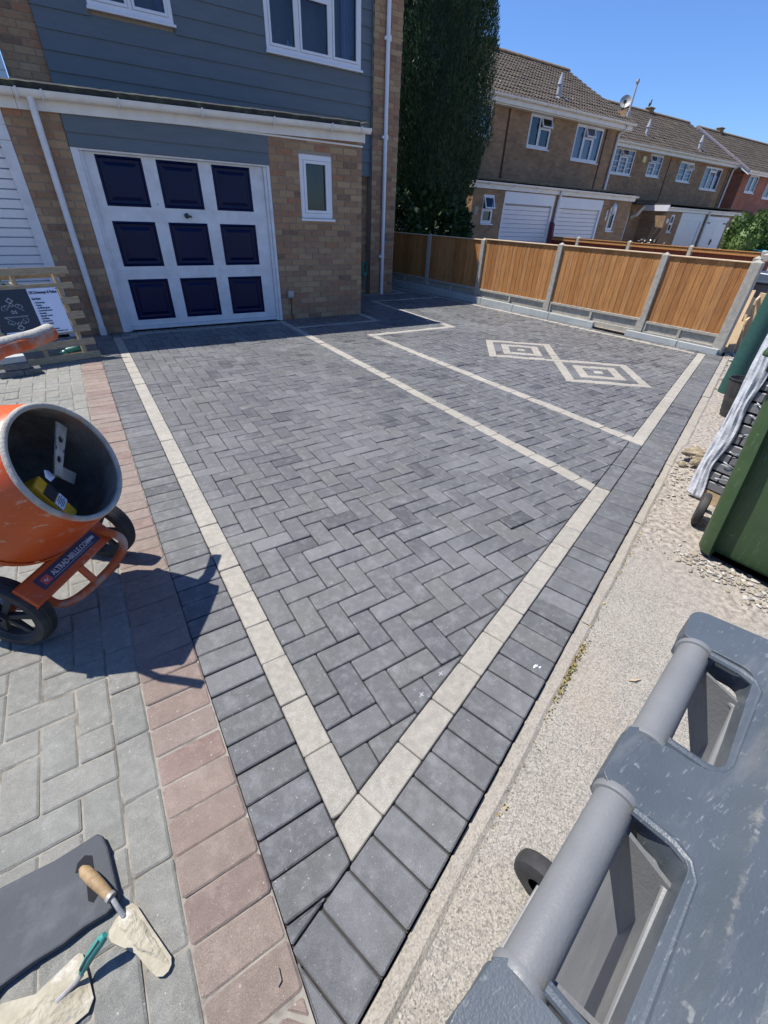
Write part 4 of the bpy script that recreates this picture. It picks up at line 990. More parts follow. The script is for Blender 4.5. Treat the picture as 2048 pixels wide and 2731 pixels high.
def tiled_roof(parent, x0, x1, ye, ze, yr, zr, limit=300, w_=.30, rows=14):
    dy, dz = yr-ye, zr-ze; L_ = math.hypot(dy, dz); ny, nz = dy/L_, dz/L_; l_ = L_/rows
    V, F = tile_mesh(w_*.99, l_*1.06, ny, nz); me = bpy.data.meshes.new('roof_tile'); me.from_pydata(V, [], F); me.materials.append(M_TILE)
    items = []
    for r in range(rows):
        x = x0
        while x < x1-.05:
            c = Vector((x, ye+ny*l_*(r+1), ze+nz*l_*(r+1))); items.append(c); x += w_
    items.sort(key=lambda c: (0 if visible(c, 0) else 1, cam_dist(c)))
    n = 0; mb = MB()
    for c in items:
        c = c+Vector((R.uniform(-.008, .008), 0, R.uniform(-.004, .008)))
        if n < limit and visible(c, 0): link('roof_tile', me, parent, pinv(parent) @ c); n += 1
        else: mb.add([tuple(Vector(v)+c) for v in V], F)
    if mb.v: tag(mb.build('roof_tiles', M_TILEI, parent, origin=False), kind='stuff')
    D_ = MB(); D_.add([(x0, ye, ze-.02), (x1, ye, ze-.02), (x1, yr, zr-.02), (x0, yr, zr-.02), (x1, 2*yr-ye, ze-.02), (x0, 2*yr-ye, ze-.02)], [(0,1,2,3), (3,2,4,5), (0,3,5), (1,4,2)])
    D_.build('roof_deck', M_RIDGE, parent, origin=False)
    x = x0
    while x < x1-.1:
        G = MB(); xb = min(x+.44, x1); n_ = 8; vs = []
        for xx, s_ in ((x, 1.05), (xb+.02, .98)):
            for k in range(n_+1): t = math.pi*k/n_; vs.append((xx, yr+.13*s_*math.cos(t), zr+.0+.11*s_*math.sin(t)))
        G.add(vs, [(k, k+1, n_+2+k, n_+1+k) for k in range(n_)] + [tuple(range(n_+1)), tuple(range(n_+1, 2*n_+2))]); G.build('ridge_tile', M_RIDGE, parent); x += .44
M_TILEI = mat('concrete_roof_tile_field', [(.055,.045,.038), (.105,.088,.074)], rough=.95, scale=9, rnd='isl', rcols=[(.074,.060,.050), (.092,.075,.062), (.062,.052,.044), (.105,.087,.072)], amp=.5, bump=.6, speck=((.5,.48,.42), 7, .72, .7), patch=((.28,.18,.07), 2.2, .58, .75, .35))
def slats(parent, x0, x1, z0, z1, Y, pitch=.12, matl=M_WHITE):
    z = z0
    while z < z1-.02:
        zt = min(z+pitch, z1); B_ = MB(); B_.hexa([(x0, Y, z), (x1, Y, z), (x1, Y+.04, z), (x0, Y+.04, z), (x0, Y-.016, zt-.014), (x1, Y-.016, zt-.014), (x1, Y+.04, zt-.001), (x0, Y+.04, zt-.001)]); B_.build('door_slat', matl, parent); z = zt
def vent_pipe(x, y, z, h=.75, lab='', r=.055):
    V_ = MB(); h *= .82; V_.tube([(x, y, z-.05), (x, y, z+h*.5), (x, y, z+h*.54), (x, y, z+h)], [.09, .075, .10, .035], 12); V_.add([(x-.26, y-.22, z-.10), (x+.26, y-.22, z-.10), (x+.26, y+.16, z+.11), (x-.26, y+.16, z+.11)], [(0,1,2,3)])
    V_.obox((x-.22, y-.2, z-.05), (.06, 0, 0), (0, .05, .03), (0, 0, .03)); V_.obox((x+.22, y-.2, z-.05), (.06, 0, 0), (0, .05, .03), (0, 0, .03))
    return tag(V_.build('flue_pipe', M_STEELW, smooth=False), lab, 'flue', 'flues on the far roofs')
M_STEELW = mat('weathered_white_flue', [(.30,.31,.34), (.42,.43,.46)], rough=.5, scale=9)

h1 = thing('terraced_house', 'nearest far terrace in buff brick with two ribbed white garage doors', 'house', (14.5, 13, 0), group=None)
Y1, U1 = 11.3, 13.2
W = MB()
hA = [(10.67, 11.14, 1.30, 2.02), (17.0, 17.42, 1.22, 1.94)]
wall_y(W, 10.24, 18.2, -.1, 2.30, Y1, hA + [(11.53, 13.85, -.1, 2.14), (14.12, 16.46, -.1, 2.12)], depth=.12)
W.quad((10.24, Y1, -.1), (10.24, U1, -.1), (10.24, U1, 2.3), (10.24, Y1, 2.3)); W.quad((18.2, Y1, -.1), (18.2, U1, -.1), (18.2, U1, 2.3), (18.2, Y1, 2.3))
uw = [(11.25, 12.34, 3.55, 4.40), (14.06, 15.17, 3.50, 4.37), (16.48, 18.08, 3.34, 4.36)]
wall_y(W, 8.0, 19.06, -.1, 4.56, U1, uw + [(13.0, 13.10, 2.3, 4.50), (18.16, 18.26, 2.3, 4.5)], depth=.12)
W.quad((19.06, U1, -.1), (19.06, 20, -.1), (19.06, 20, 5), (19.06, U1, 5)); W.quad((8, U1, -.1), (8, 20, -.1), (8, 20, 5), (8, U1, 5))
W.build('wall', [M_BRFAR, M_INT], h1, origin=False)
B_ = MB(); B_.box(13.0, 13.10, U1+.05, U1+.1, 2.3, 4.5); B_.box(18.16, 18.26, U1+.05, U1+.1, 2.3, 4.5); B_.build('recess_strip', M_RECESS, h1)
window(h1, *uw[0], U1, [(11.25, 12.34, [])], grid=(4, 3), curtain=True, recess=.02)
window(h1, *uw[1], U1, [(14.06, 14.60, []), (14.60, 15.17, [4.05])], openers=((1, 1),), recess=.02)
window(h1, *uw[2], U1, [(16.48, 17.02, []), (17.02, 17.55, [4.02]), (17.55, 18.08, [])], openers=((1, 1),), curtain=True, recess=.02)
window(h1, *hA[0], Y1, [(10.67, 11.14, [1.66])], openers=((0, 1),), recess=.02)
window(h1, *hA[1], Y1, [(17.0, 17.42, [])], recess=.02, fw=.06)
for x0, x1, zt in ((11.53, 13.85, 2.14), (14.12, 16.46, 2.12)):
    dr = MB(); dr.box(x0+.06, x1-.06, Y1+.10, Y1+.13, -.1, zt); dr.box(x0, x0+.06, Y1+.0, Y1+.1, -.1, zt-.3); dr.box(x1-.09, x1, Y1+.0, Y1+.1, -.1, zt-.3); dr.box(x0, x1, Y1-.01, Y1+.1, zt-.30, zt-.002)
    do = dr.build('garage_door', M_WHITE, h1, bevel=.004); slats(do, x0+.062, x1-.092, -.08, zt-.31, Y1+.06, .118)
B_ = MB(); B_.box(10.18, 18.26, Y1-.06, Y1-.035, 2.16, 2.33); B_.box(10.17, 10.20, Y1-.05, U1, 2.16, 2.36); B_.build('roof_fascia', M_FASC, h1, bevel=.004)
gutter(10.2, 18.3, Y1-.12, lambda x: 2.31, h1, nb=8)
B_ = MB(); B_.box(10.15, 18.22, Y1-.07, U1, 2.365, 2.41); B_.build('felt_roof', M_FELT, h1, bevel=.01)
B_ = MB(); B_.box(7.9, 19.35, U1-.24, U1-.0, 4.40, 4.42); B_.box(7.9, 19.35, U1-.27, U1-.245, 4.40, 4.56); B_.box(11.2, 19.3, U1-.2, U1+.02, 4.37, 4.40); B_.build('roof_fascia', M_FASC, h1, bevel=.004)
gutter(7.9, 19.4, U1-.33, lambda x: 4.585, h1, r=.06, nb=8)
B_ = MB(); B_.tube([(18.95, U1-.33, 4.52), (18.93, U1-.25, 4.40), (18.9, U1-.06, 4.28), (18.9, U1-.06, 2.45)], .05, 10); B_.build('rainwater_pipe', M_WPAINT, h1, smooth=True)
B_ = MB(); B_.tube([(13.98, Y1-.10, 2.26), (13.98, Y1-.06, 2.0), (13.98, Y1-.06, 0)], .045, 10); B_.build('rainwater_pipe', M_WPAINT, h1, smooth=True)
tiled_roof(h1, 8.0, 19.4, U1-.30, 4.58, 16.70, 6.55)
B_ = MB(); B_.box(10.36, 10.50, Y1-.012, Y1-.002, 1.52, 1.72); B_.build('number_plaque', M_CONC, h1, bevel=.003)
# carriage lamp on the right pier
ln = thing('wall_lantern', 'white carriage lantern on the pier right of the second far garage door', 'lamp', (16.83, Y1, 1.85))
B_ = MB(); B_.box(16.80, 16.86, Y1-.02, Y1, 1.55, 1.85); B_.tube([(16.83, Y1-.02, 1.68), (16.86, Y1-.12, 1.66), (16.9, Y1-.2, 1.74)], .016, 8); B_.build('bracket', M_WHITE, ln)
B_ = MB(); B_.lathe([(.03, 0), (.075, .18), (.10, .19), (.06, .26), (.012, .32), (.001, .34)], (16.9, Y1-.2, 1.74), (0, 0, 1), 6); B_.build('lamp_head', M_WHITE, ln)
tag((lambda b: b)(MB().obox((13.86, Y1-.2, .55), (.045, 0, .0), (0, .06, .03), (.02, .1, .85)).build('plum_board', M_PLUM)), 'tall plum coloured board leaning between the two far garage doors', 'board')
# flues, dish and pole
vent_pipe(15.75, 13.72, 4.98, .78, 'stubby pale flue on the nearest far roof')
vent_pipe(24.58, 15.69, 4.93, .75, 'stubby pale flue at the left of the middle roof')
vent_pipe(28.94, 15.33, 4.74, .75, 'stubby pale flue near the white verge of the right roof')
dz_ = thing('satellite_dish', 'grey satellite dish at the right end of the nearest far roof', 'satellite dish', (19.6, 13.9, 5.1))
ax = Vector((-.75, -.52, .25)).normalized()
B_ = MB(); B_.lathe([(.001, 0), (.10, .012), (.15, .033), (.20, .055), (.20, .065), (.15, .045), (.001, .012)], (19.75, 13.85, 5.36), ax, 28); B_.build('dish', M_STEEL, dz_, smooth=True)
B_ = MB(); B_.tube([(19.68, 13.9, 4.95), (19.72, 13.9, 5.1), (19.75, 13.86, 5.34)], .022, 8); B_.tube([(19.75, 13.85, 5.1), Vector((19.75, 13.85, 5.16))+ax*.42], .012, 6); B_.obox(Vector((19.75, 13.85, 5.18))+ax*.45, (.05, 0, 0), (0, .035, 0), (0, 0, .045)); B_.build('arm', M_DARKPL, dz_)
pole = thing('chimney_flue', 'tall thin metal flue leaning up from the roof beside the satellite dish', 'flue', (21.0, 14.6, 4.9))
B_ = MB(); B_.tube([(21.15, 14.55, 4.95), (21.15, 14.55, 5.30)], .075, 12); B_.tube([(21.15, 14.55, 5.30), (21.2, 14.55, 6.20)], .036, 12); B_.build('pipe', M_STEELW, pole, smooth=True)
B_ = MB(); B_.lathe([(.001, 0), (.06, .0), (.07, .04), (.055, .12), (.001, .12)], (21.2, 14.55, 6.17), (0, 0, 1), 12); B_.build('cowl', M_STEEL, pole)
for x, y, z, l in ((14.98, 16.7, 6.66, 'mossy ridge terminal at the left of the nearest far roof'), (22.6, 18.4, 6.50, 'mossy ridge terminal behind the satellite dish'), (28.4, 18.4, 6.50, 'ridge terminal with a dark bird on top'), (34.9, 17.7, 6.27, 'ridge terminal on the right-hand red house')):
    B_ = MB(); B_.box(x-.2, x+.2, y-.13, y+.13, z-.05, z+.10); B_.obox((x, y, z+.13), (.24, 0, 0), (0, .16, 0), (0, 0, .03)); tag(B_.build('ridge_terminal', M_RIDGE, bevel=.02), l, 'roof vent', 'ridge terminals on the far roofs')
# small dark bird perched on the terminal
B_ = MB(); B_.tube([(28.22, 18.4, 6.66), (28.25, 18.4, 6.76), (28.28, 18.4, 6.84), (28.30, 18.4, 6.90)], [.03, .065, .06, .02], 10); B_.tube([(28.30, 18.4, 6.88), (28.33, 18.4, 6.94), (28.36, 18.4, 6.96)], [.03, .036, .01], 8); B_.tube([(28.37, 18.4, 6.955), (28.42, 18.4, 6.95)], [.01, .002], 6); B_.tube([(28.22, 18.4, 6.68), (28.14, 18.4, 6.62)], [.03, .012], 6)
B_.tube([(28.26, 18.38, 6.70), (28.26, 18.38, 6.66)], .006, 5)
tag(B_.build('bird', M_DARKPL, smooth=True), 'small dark bird perched on a far ridge', 'bird')

h2 = thing('terraced_house', 'middle far terrace with a cream lit side wall and double white garage doors', 'house', (26, 15, 0))
Y2, U2 = 13.0, 14.95
W = MB()
hB = [(24.31, 24.68, 1.22, 1.92), (30.5, 31.1, 1.50, 1.82)]
wall_y(W, 23.85, 31.5, -.3, 2.18, Y2, hB + [(25.2, 27.42, -.3, 2.04), (27.8, 30.02, -.3, 1.96)], depth=.12)
W.quad((23.85, Y2, -.3), (23.85, U2, -.3), (23.85, U2, 2.15), (23.85, Y2, 2.15)); W.quad((31.5, Y2, -.3), (31.5, U2, -.3), (31.5, U2, 2.1), (31.5, Y2, 2.1))
uw2 = [(21.5, 23.1, 3.33, 4.27), (24.3, 25.45, 3.41, 4.24), (27.05, 28.4, 3.37, 4.18), (29.6, 31.45, 3.18, 4.16)]
wall_y(W, 19.1, 32.5, -.3, 4.36, U2, uw2 + [(26.0, 26.10, 2.1, 4.3), (32.0, 32.1, 2.1, 4.3)], depth=.12)
wall_y(W, 19.1, 23.85, -.3, 2.26, 14.25, [(22.37, 22.95, -.3, 1.96)], depth=.12)
W.build('wall', [M_BRFAR, M_INT], h2, origin=False)
B_ = MB(); B_.box(26.0, 26.1, U2+.05, U2+.1, 2.1, 4.3); B_.box(32.0, 32.1, U2+.05, U2+.1, 2.1, 4.3); B_.build('recess_strip', M_RECESS, h2)
def c3w(a, b): d = (b-a)/3; return [(a, a+d, []), (a+d, a+2*d, [3.98]), (a+2*d, b, [])]
window(h2, *uw2[0], U2, c3w(21.5, 23.1), grid=(2, 4), openers=((1, 1),), curtain=True, recess=.02)
window(h2, *uw2[1], U2, [(24.3, 24.88, [3.93]), (24.88, 25.45, [])], grid=(2, 3), openers=((0, 1),), curtain=True, recess=.02)
window(h2, *uw2[2], U2, [(27.05, 27.75, []), (27.75, 28.4, [3.90])], grid=(1, 3), openers=((1, 1),), curtain=True, recess=.02)
window(h2, *uw2[3], U2, c3w(29.6, 31.45), curtain=True, recess=.02)
window(h2, *hB[0], Y2, [(24.31, 24.68, [1.56])], recess=.02)
window(h2, *hB[1], Y2, [(30.5, 31.1, [])], recess=.02, sill=False)
B_ = MB(); B_.box(25.2, 27.42, Y2+.03, Y2+.06, -.3, 2.03); B_.box(25.2, 27.42, Y2, Y2+.1, 1.72, 2.03); B_.box(27.2, 27.42, Y2, Y2+.029, -.3, 1.719); B_.build('garage_door', M_WHITE, h2, bevel=.004)
for a, b in ((27.8, 28.90), (28.915, 30.02)):
    B_ = MB(); B_.box(a, b, Y2+.03, Y2+.07, -.3, 1.80); lo = B_.build('garage_door_leaf', M_WHITE, h2, bevel=.004)
    B_ = MB(); B_.box(a+.02 if a < 28 else b-.42, a+.42 if a < 28 else b-.02, Y2+.012, Y2+.0295, 1.66, 1.71); B_.build('hinge', M_DARKPL, lo)
B_ = MB(); B_.box(27.8, 30.02, Y2, Y2+.1, 1.802, 1.958); B_.build('door_header', M_WHITE, h2)
B_ = MB(); B_.box(28.93, 28.97, Y2-.02, Y2+.0295, .72, .98); B_.obox((29.0, Y2, .85), (.09, 0, .05), (0, .012, 0), (0, 0, .014)); B_.build('door_handle', M_DARKPL, h2)
B_ = MB(); B_.box(23.80, 31.6, Y2-.06, Y2-.035, 2.04, 2.20); B_.box(23.79, 23.82, Y2-.05, 14.25, 2.03, 2.28); B_.build('roof_fascia', M_WHITE, h2, bevel=.004)
gutter(23.85, 31.6, Y2-.12, lambda x: 2.18, h2, nb=7)
B_ = MB(); B_.box(23.78, 31.5, Y2-.07, U2, 2.285, 2.33); B_.build('felt_roof', M_FELT, h2, bevel=.01)
B_ = MB(); B_.box(21.9, 23.4, 13.45, 14.25, 2.24, 2.36); B_.box(21.8, 23.5, 13.4, 14.25, 2.361, 2.40); cn = B_.build('door_canopy', M_FELT, h2)
B_ = MB(); B_.tube([(23.0, 14.2, 1.75), (23.0, 13.95, 1.85), (23.0, 13.7, 2.2)], .07, 6); B_.build('canopy_bracket', M_FASC, cn)
B_ = MB(); B_.box(22.38, 22.94, 14.28, 14.32, -.3, 1.95); fd = B_.build('front_door', M_WHITE, h2, bevel=.004)
B_ = MB(); B_.box(22.6, 22.72, 14.27, 14.279, .85, 1.65); B_.build('door_glass', M_NAVY, fd)
B_ = MB(); B_.box(22.45, 22.6, 14.26, 14.279, .72, .78); B_.build('letter_box', M_DARKPL, fd)
B_ = MB(); B_.lathe([(.001, 0), (.1, 0), (.1, .012), (.001, .012)], (24.09, Y2-.012, 1.66), (0, 1, 0), 16); B_.build('number_plaque', M_WHITE, h2)
B_ = MB(); B_.box(23.62, 23.86, U2-.10, U2, 3.86, 4.10); B_.build('alarm_box', mat('cream_alarm', [(.6,.52,.25)], rough=.5), h2, bevel=.02)
B_ = MB(); B_.box(19.1, 32.55, U2-.24, U2-.0, 4.24, 4.26); B_.box(19.1, 32.55, U2-.27, U2-.245, 4.24, 4.40); B_.build('roof_fascia', M_FASC, h2, bevel=.004)
gutter(19.45, 32.5, U2-.33, lambda x: 4.42, h2, r=.06, nb=8)
B_ = MB(); B_.tube([(32.3, U2-.33, 4.36), (32.3, U2-.1, 4.15), (32.3, U2-.07, 2.1)], .05, 10); B_.build('rainwater_pipe', M_WPAINT, h2, smooth=True)
B_ = MB(); B_.tube([(27.6, Y2-.10, 2.12), (27.6, Y2-.06, 1.9), (27.6, Y2-.06, -.2)], .045, 10); B_.build('rainwater_pipe', M_WPAINT, h2, smooth=True)
tiled_roof(h2, 19.42, 32.5, U2-.30, 4.41, 18.40, 6.42)

h3 = thing('terraced_house', 'right-hand far house in red brick with a sunlit side wall and white verge', 'house', (36, 16, 0))
U3 = 14.3; W = MB(); uw3 = [(33.3, 34.5, 3.22, 4.02), (35.8, 37.3, 3.05, 3.92)]
wall_y(W, 32.55, 44, -.4, 4.12, U3, uw3, depth=.12); W.add([(32.55, U3, -.4), (32.55, 21, -.4), (32.55, 21, 4.1), (32.55, 17.7, 6.1), (32.55, U3, 4.12)], [(0,1,2,3,4)])
W.build('wall', [M_BRRED, M_INT], h3, origin=False)
window(h3, *uw3[0], U3, [(33.3, 33.9, []), (33.9, 34.5, [])], curtain=True, recess=.02); window(h3, *uw3[1], U3, [(35.8, 36.55, []), (36.55, 37.3, [])], curtain=True, recess=.02)
tiled_roof(h3, 32.4, 44, U3-.25, 4.12, 17.7, 6.17, limit=120)
B_ = MB(); dv = Vector((0, 3.65, 2.05)).normalized()
p0, p1 = Vector((32.36, U3-.28, 4.06)), Vector((32.36, 17.7, 6.16))
for o_, hh in ((Vector((0, 0, -.12)), .1),):
    B_.hexa([p0+Vector((-.02,0,-.12)), p0+Vector((.02,0,-.12)), p1+Vector((.02,0,-.12)), p1+Vector((-.02,0,-.12)), p0+Vector((-.02,0,.0)), p0+Vector((.02,0,.0)), p1+Vector((.02,0,.0)), p1+Vector((-.02,0,.0))])
B_.build('barge_board', M_WHITE, h3)
B_ = MB(); B_.hexa([p0+Vector((-.06,0,.012)), p0+Vector((.12,0,.012)), p1+Vector((.12,0,.012)), p1+Vector((-.06,0,.012)), p0+Vector((-.06,0,.10)), p0+Vector((.12,0,.10)), p1+Vector((.12,0,.10)), p1+Vector((-.06,0,.10))]); B_.build('verge_cap', mat('purple_grey_verge', [(.16,.14,.16), (.22,.20,.22)], rough=.8), h3)
B_ = MB(); B_.box(32.35, 44, U3-.24, U3-.21, 3.98, 4.12); B_.build('roof_fascia', M_FASC, h3)
gutter(32.4, 44, U3-.30, lambda x: 4.13, h3, r=.06, nb=6)
B_ = MB(); B_.box(34.0, 40, 12.6, 14.3, 1.72, 2.0); B_.build('porch_roof', M_WHITE, h3); B_ = MB(); B_.box(34.1, 40, 12.7, 14.3, -.3, 1.72); B_.build('porch_wall', M_BRRED, h3)

# ground beyond the fence
B_ = MB(); B_.quad((7.5, 1.5, -.05), (60, 1.5, -.35), (60, 14.2, -.35), (7.0, 14.2, -.03)); tag(B_.build('far_driveways', M_DRIVE2, origin=False), kind='structure')
# low rail/wall along the far drive with a blue lid behind
B_ = MB(); B_.box(21.5, 21.6, 3.2, 9.8, -.3, .74); B_.box(21.46, 21.64, 3.2, 9.8, .741, .78); tag(B_.build('low_wall', M_CONC), 'low wall with a pale top beyond the second fence', 'wall')
B_ = MB(); B_.hexa([(25.2, 8.6, .55), (27.2, 8.2, .55), (27.4, 9.4, .55), (25.5, 9.8, .55), (25.1, 8.5, .72), (27.3, 8.1, .70), (27.5, 9.5, .80), (25.4, 9.9, .82)]); tag(B_.build('blue_cover', M_BLUE, bevel=.05), 'bright turquoise cover below the bush at the right edge', 'cover')

# ------------------------------------------------------------------ foliage
def tufts(name, pts, nrm, size, matl, parent=None, kind=None, up=.75, wid=.28):
    """one mesh of many small pointed leaf sprays"""
    n = len(pts); rs = np.random.RandomState(len(pts) % 9973)
    pts = np.asarray(pts); nrm = np.asarray(nrm)
    d = nrm*(1-up) + np.array([0, 0, up]) + rs.normal(0, .28, (n, 3)); d /= np.linalg.norm(d, axis=1)[:, None]
    a = np.cross(d, rs.normal(0, 1, (n, 3))); a /= np.linalg.norm(a, axis=1)[:, None]
    L_ = size*rs.uniform(.5, 1.4, n)[:, None]
    V = np.stack([pts, pts+d*L_*.45+a*L_*wid, pts+d*L_, pts+d*L_*.45-a*L_*wid], 1).reshape(-1, 3)
    me = bpy.data.meshes.new(name); me.vertices.add(4*n); me.vertices.foreach_set('co', V.ravel().astype('f'))
    me.loops.add(4*n); me.loops.foreach_set('vertex_index', np.arange(4*n, dtype='i')); me.polygons.add(n)
    me.polygons.foreach_set('loop_start', np.arange(0, 4*n, 4, dtype='i')); me.polygons.foreach_set('loop_total', np.full(n, 4, 'i')); me.update(); me.validate()
    me.materials.append(matl)
    o = link(name, me, parent)
    if parent: o.location = pinv(parent) @ Vector((0, 0, 0))
    if kind: o['kind'] = kind
    return o
rs = np.random.RandomState(3)
tree = thing('conifer_tree', 'tall dark green conifer between the house and the far terrace', 'tree', (8.45, 11.3, 0))
TC = np.array([8.38, 11.25])
def lump(th, z, seed=0): return 1+.07*math.sin(3*th+1.1*z+seed)+.06*math.sin(7*th-1.3*z)+.05*math.sin(3.1*z+th*2)+.06*abs(math.sin(13*th+.9*z+math.sin(2*z)))+.05*math.sin(23*th-1.7*z)*math.sin(4*z+5*th)
def trad(z):
    if z < .5: return .5
    if z < 2.0: return .66+(z-.5)*.39
    if z < 3.4: return 1.245+(z-2.0)*.07
    if z < 6: return 1.343-(z-3.4)*.045
    return max(.05, 1.10*(1-((z-6)/3.2)**1.6)) if z < 9.2 else .05
P_, N_ = [], []
for i in range(190000):
    z = rs.uniform(.35, 9.1) if rs.rand() < .35 else rs.uniform(.35, 6.2); th = rs.uniform(0, 2*math.pi)
    if math.sin(th) > .45: continue
    r = trad(z)*lump(th, z)*(1-.34*rs.rand()**2.0)+(.05*rs.rand() if rs.rand() < .12 else 0)
    P_.append((TC[0]+r*math.cos(th), TC[1]+r*math.sin(th), z)); N_.append((math.cos(th), math.sin(th), .1))
for i in range(9000):
    z = rs.uniform(.35, 9.1); th = rs.uniform(.4, 2.74); r = trad(z)*lump(th, z)*(1-.2*rs.rand()); P_.append((TC[0]+r*math.cos(th), TC[1]+r*math.sin(th), z)); N_.append((math.cos(th), math.sin(th), .1))
tufts('crown', P_, N_, .075, M_LEAF, tree, wid=.11, up=.7)
C = MB(); C.lathe([(trad(z)*.80, z) for z in [.3+.3*k for k in range(30)]], (TC[0], TC[1], 0), (0, 0, 1), 24); C.build('inner_growth', M_LEAF, tree, origin=False)
C = MB(); C.tube([(8.38, 11.25, -.1), (8.38, 11.25, 1), (8.4, 11.25, 8.5)], [.2, .17, .03], 10); C.build('trunk', M_BARK, tree, smooth=True)
# leafy climber and bush at its foot
iv = thing('laurel_bush', 'leafy dark bush under the conifer just behind the fence', 'bush', (8.6, 10.2, 0))
P_, N_ = [], []
for i in range(5200):
    v = rs.normal(0, 1, 3); v /= np.linalg.norm(v); r = .75+.25*rs.rand()
    ctr = [(8.75, 10.3, .85, .55, .95), (8.0, 10.3, .9, .8, 1.2), (7.0, 10.6, .8, .7, 1.2), (9.0, 10.6, 1.1, .38, .6)][i % 4]
    P_.append((ctr[0]+v[0]*r*ctr[3], ctr[1]+v[1]*r*ctr[3], max(.05, ctr[2]+v[2]*r*ctr[4]))); N_.append(v)
tufts('foliage', P_, N_, .12, M_LEAF, iv, up=-.2, wid=.42)
C = MB(); C.tube([(8.6, 10.4, -.1), (8.7, 10.3, .9), (8.9, 10.2, 1.5)], [.05, .04, .01], 8); C.tube([(7.6, 10.5, -.1), (7.6, 10.4, 1.5)], [.05, .01], 8); C.build('stem', M_BARK, iv)
hb = thing('garden_bush', 'bright green rounded bush at the right edge before the far houses', 'bush', (26.2, 10, 0))
P_, N_ = [], []
for i in range(9000):
    v = rs.normal(0, 1, 3); v /= np.linalg.norm(v); r = .8+.2*rs.rand()
    ctr = [(25.6, 10.0, .9, .85, 1.12), (26.7, 10.0, .9, 1.0, .98), (28.0, 10.2, .8, 1.0, .95), (26.2, 9.6, .5, .9, .8)][i % 4]; k = 1+.12*math.sin(5*v[0]+3*v[2])+.1*math.sin(7*v[1]+4*v[2])
    P_.append((ctr[0]+v[0]*r*k*ctr[3], ctr[1]+v[1]*r*k*ctr[3], max(-.2, ctr[2]+v[2]*r*k*ctr[4]))); N_.append(v)
tufts('foliage', P_, N_, .15, M_LEAF2, hb, up=.25, wid=.36)
C = MB(); C.tube([(26.0, 10, -.4), (26.0, 10, 1.3)], [.1, .03], 8); C.build('stem', M_BARK, hb)
C = MB(); 
for ctr in ((25.6, 10.0, .9, .62, .85), (26.7, 10.0, .9, .75, .75), (28, 10.2, .8, .75, .7)):
    C.lathe([(ctr[3]*math.sin(math.pi*k/8)+.001, -ctr[4]*math.cos(math.pi*k/8)) for k in range(9)], ctr[:3], (0, 0, 1), 12)
C.build('inner_growth', M_LEAF2, hb, origin=False)
# thin bare stems with white flowers by the lit side wall
sp_ = thing('bare_shrub', 'thin bare stems with white blossom in front of the lit far side wall', 'shrub', (22.6, 12.6, 0))
C = MB()
for x0, x1, zt in ((22.4, 23.0, 1.9), (22.5, 23.3, 2.15), (22.7, 23.6, 1.7), (22.3, 22.6, 1.5)): C.tube([(x0, 12.7, -.2), ((x0*.6+x1*.4), 12.7, zt*.5), (x1, 12.7, zt)], [.018, .014, .006], 5)
C.build('stem', M_BARK, sp_)
P_ = [(rs.normal(22.3, .35), rs.normal(12.6, .2), rs.uniform(.55, .95)) for i in range(34)]
tufts('blossom', P_, [(0, -1, 0)]*34, .07, M_WHITE, sp_, up=.1, wid=.4)

# ================================================================== foreground things
def text_mesh(name, body, size, o, ux, uy, matl, parent=None, align='LEFT', ext=.0004, lift=.001, bold=0., xs=1.):
    """flat lettering as mesh: origin o, x axis ux, y axis uy"""
    cu = bpy.data.curves.new(name, 'FONT'); cu.body = body; cu.size = size; cu.align_x = align; cu.extrude = ext; cu.offset = bold; cu.resolution_u = 2
    ob = bpy.data.objects.new(name, cu); COL.objects.link(ob)
    dg = bpy.context.evaluated_depsgraph_get(); me = bpy.data.meshes.new_from_object(ob.evaluated_get(dg)); bpy.data.objects.remove(ob); bpy.data.curves.remove(cu)
    ux, uy = Vector(ux).normalized(), Vector(uy).normalized(); uz = ux.cross(uy)
    M_ = Matrix((ux*xs, uy, uz)).transposed().to_4x4(); M_.translation = Vector(o)+uz*lift
    me.transform(M_); me.materials.clear(); me.materials.append(matl)
    c = Vector(o); me.transform(Matrix.Translation(-c)); ob = link(name, me, parent, (pinv(parent) @ c) if parent else c)
    return ob

# ---- mixer
mx = thing('cement_mixer', 'orange cement mixer with a mortar-crusted drum mouth and two black wheels', 'cement mixer', (-.72, 1.33, 0))
RC0 = Vector((-.488, 1.185, .685)); AX = Vector((.772, -.494, .400)).normalized()
DP = [(.210, .0), (.213, -.004), (.222, -.03), (.262, -.16), (.285, -.25), (.287, -.275), (.278, -.29), (.272, -.36), (.22, -.46), (.13, -.52), (.001, -.53)]
B_ = MB(); B_.lathe(DP, RC0, AX, 56); drum = B_.build('drum', M_ORANGE, mx, smooth=True)
B_ = MB(); B_.lathe([(.196, .004), (.196, -.02), (.245, -.16), (.268, -.26), (.262, -.36), (.21, -.45), (.12, -.505), (.001, -.51)], RC0, AX, 56); B_.build('drum_inside', M_DRUMIN, drum, smooth=True)
B_ = MB(); prof = [(.2045+.0100*math.cos(t)*1.0, .001+.0100*math.sin(t)) for t in [2*math.pi*k/10 for k in range(11)]]; B_.lathe(prof, RC0, AX, 64); B_.build('drum_rim', M_CEM, drum, smooth=True)
B_ = MB(); B_.lathe([(.289, -.262), (.294, -.266), (.294, -.282), (.287, -.286)], RC0, AX, 56); B_.build('drum_seam', M_ORANGE, drum, smooth=True)
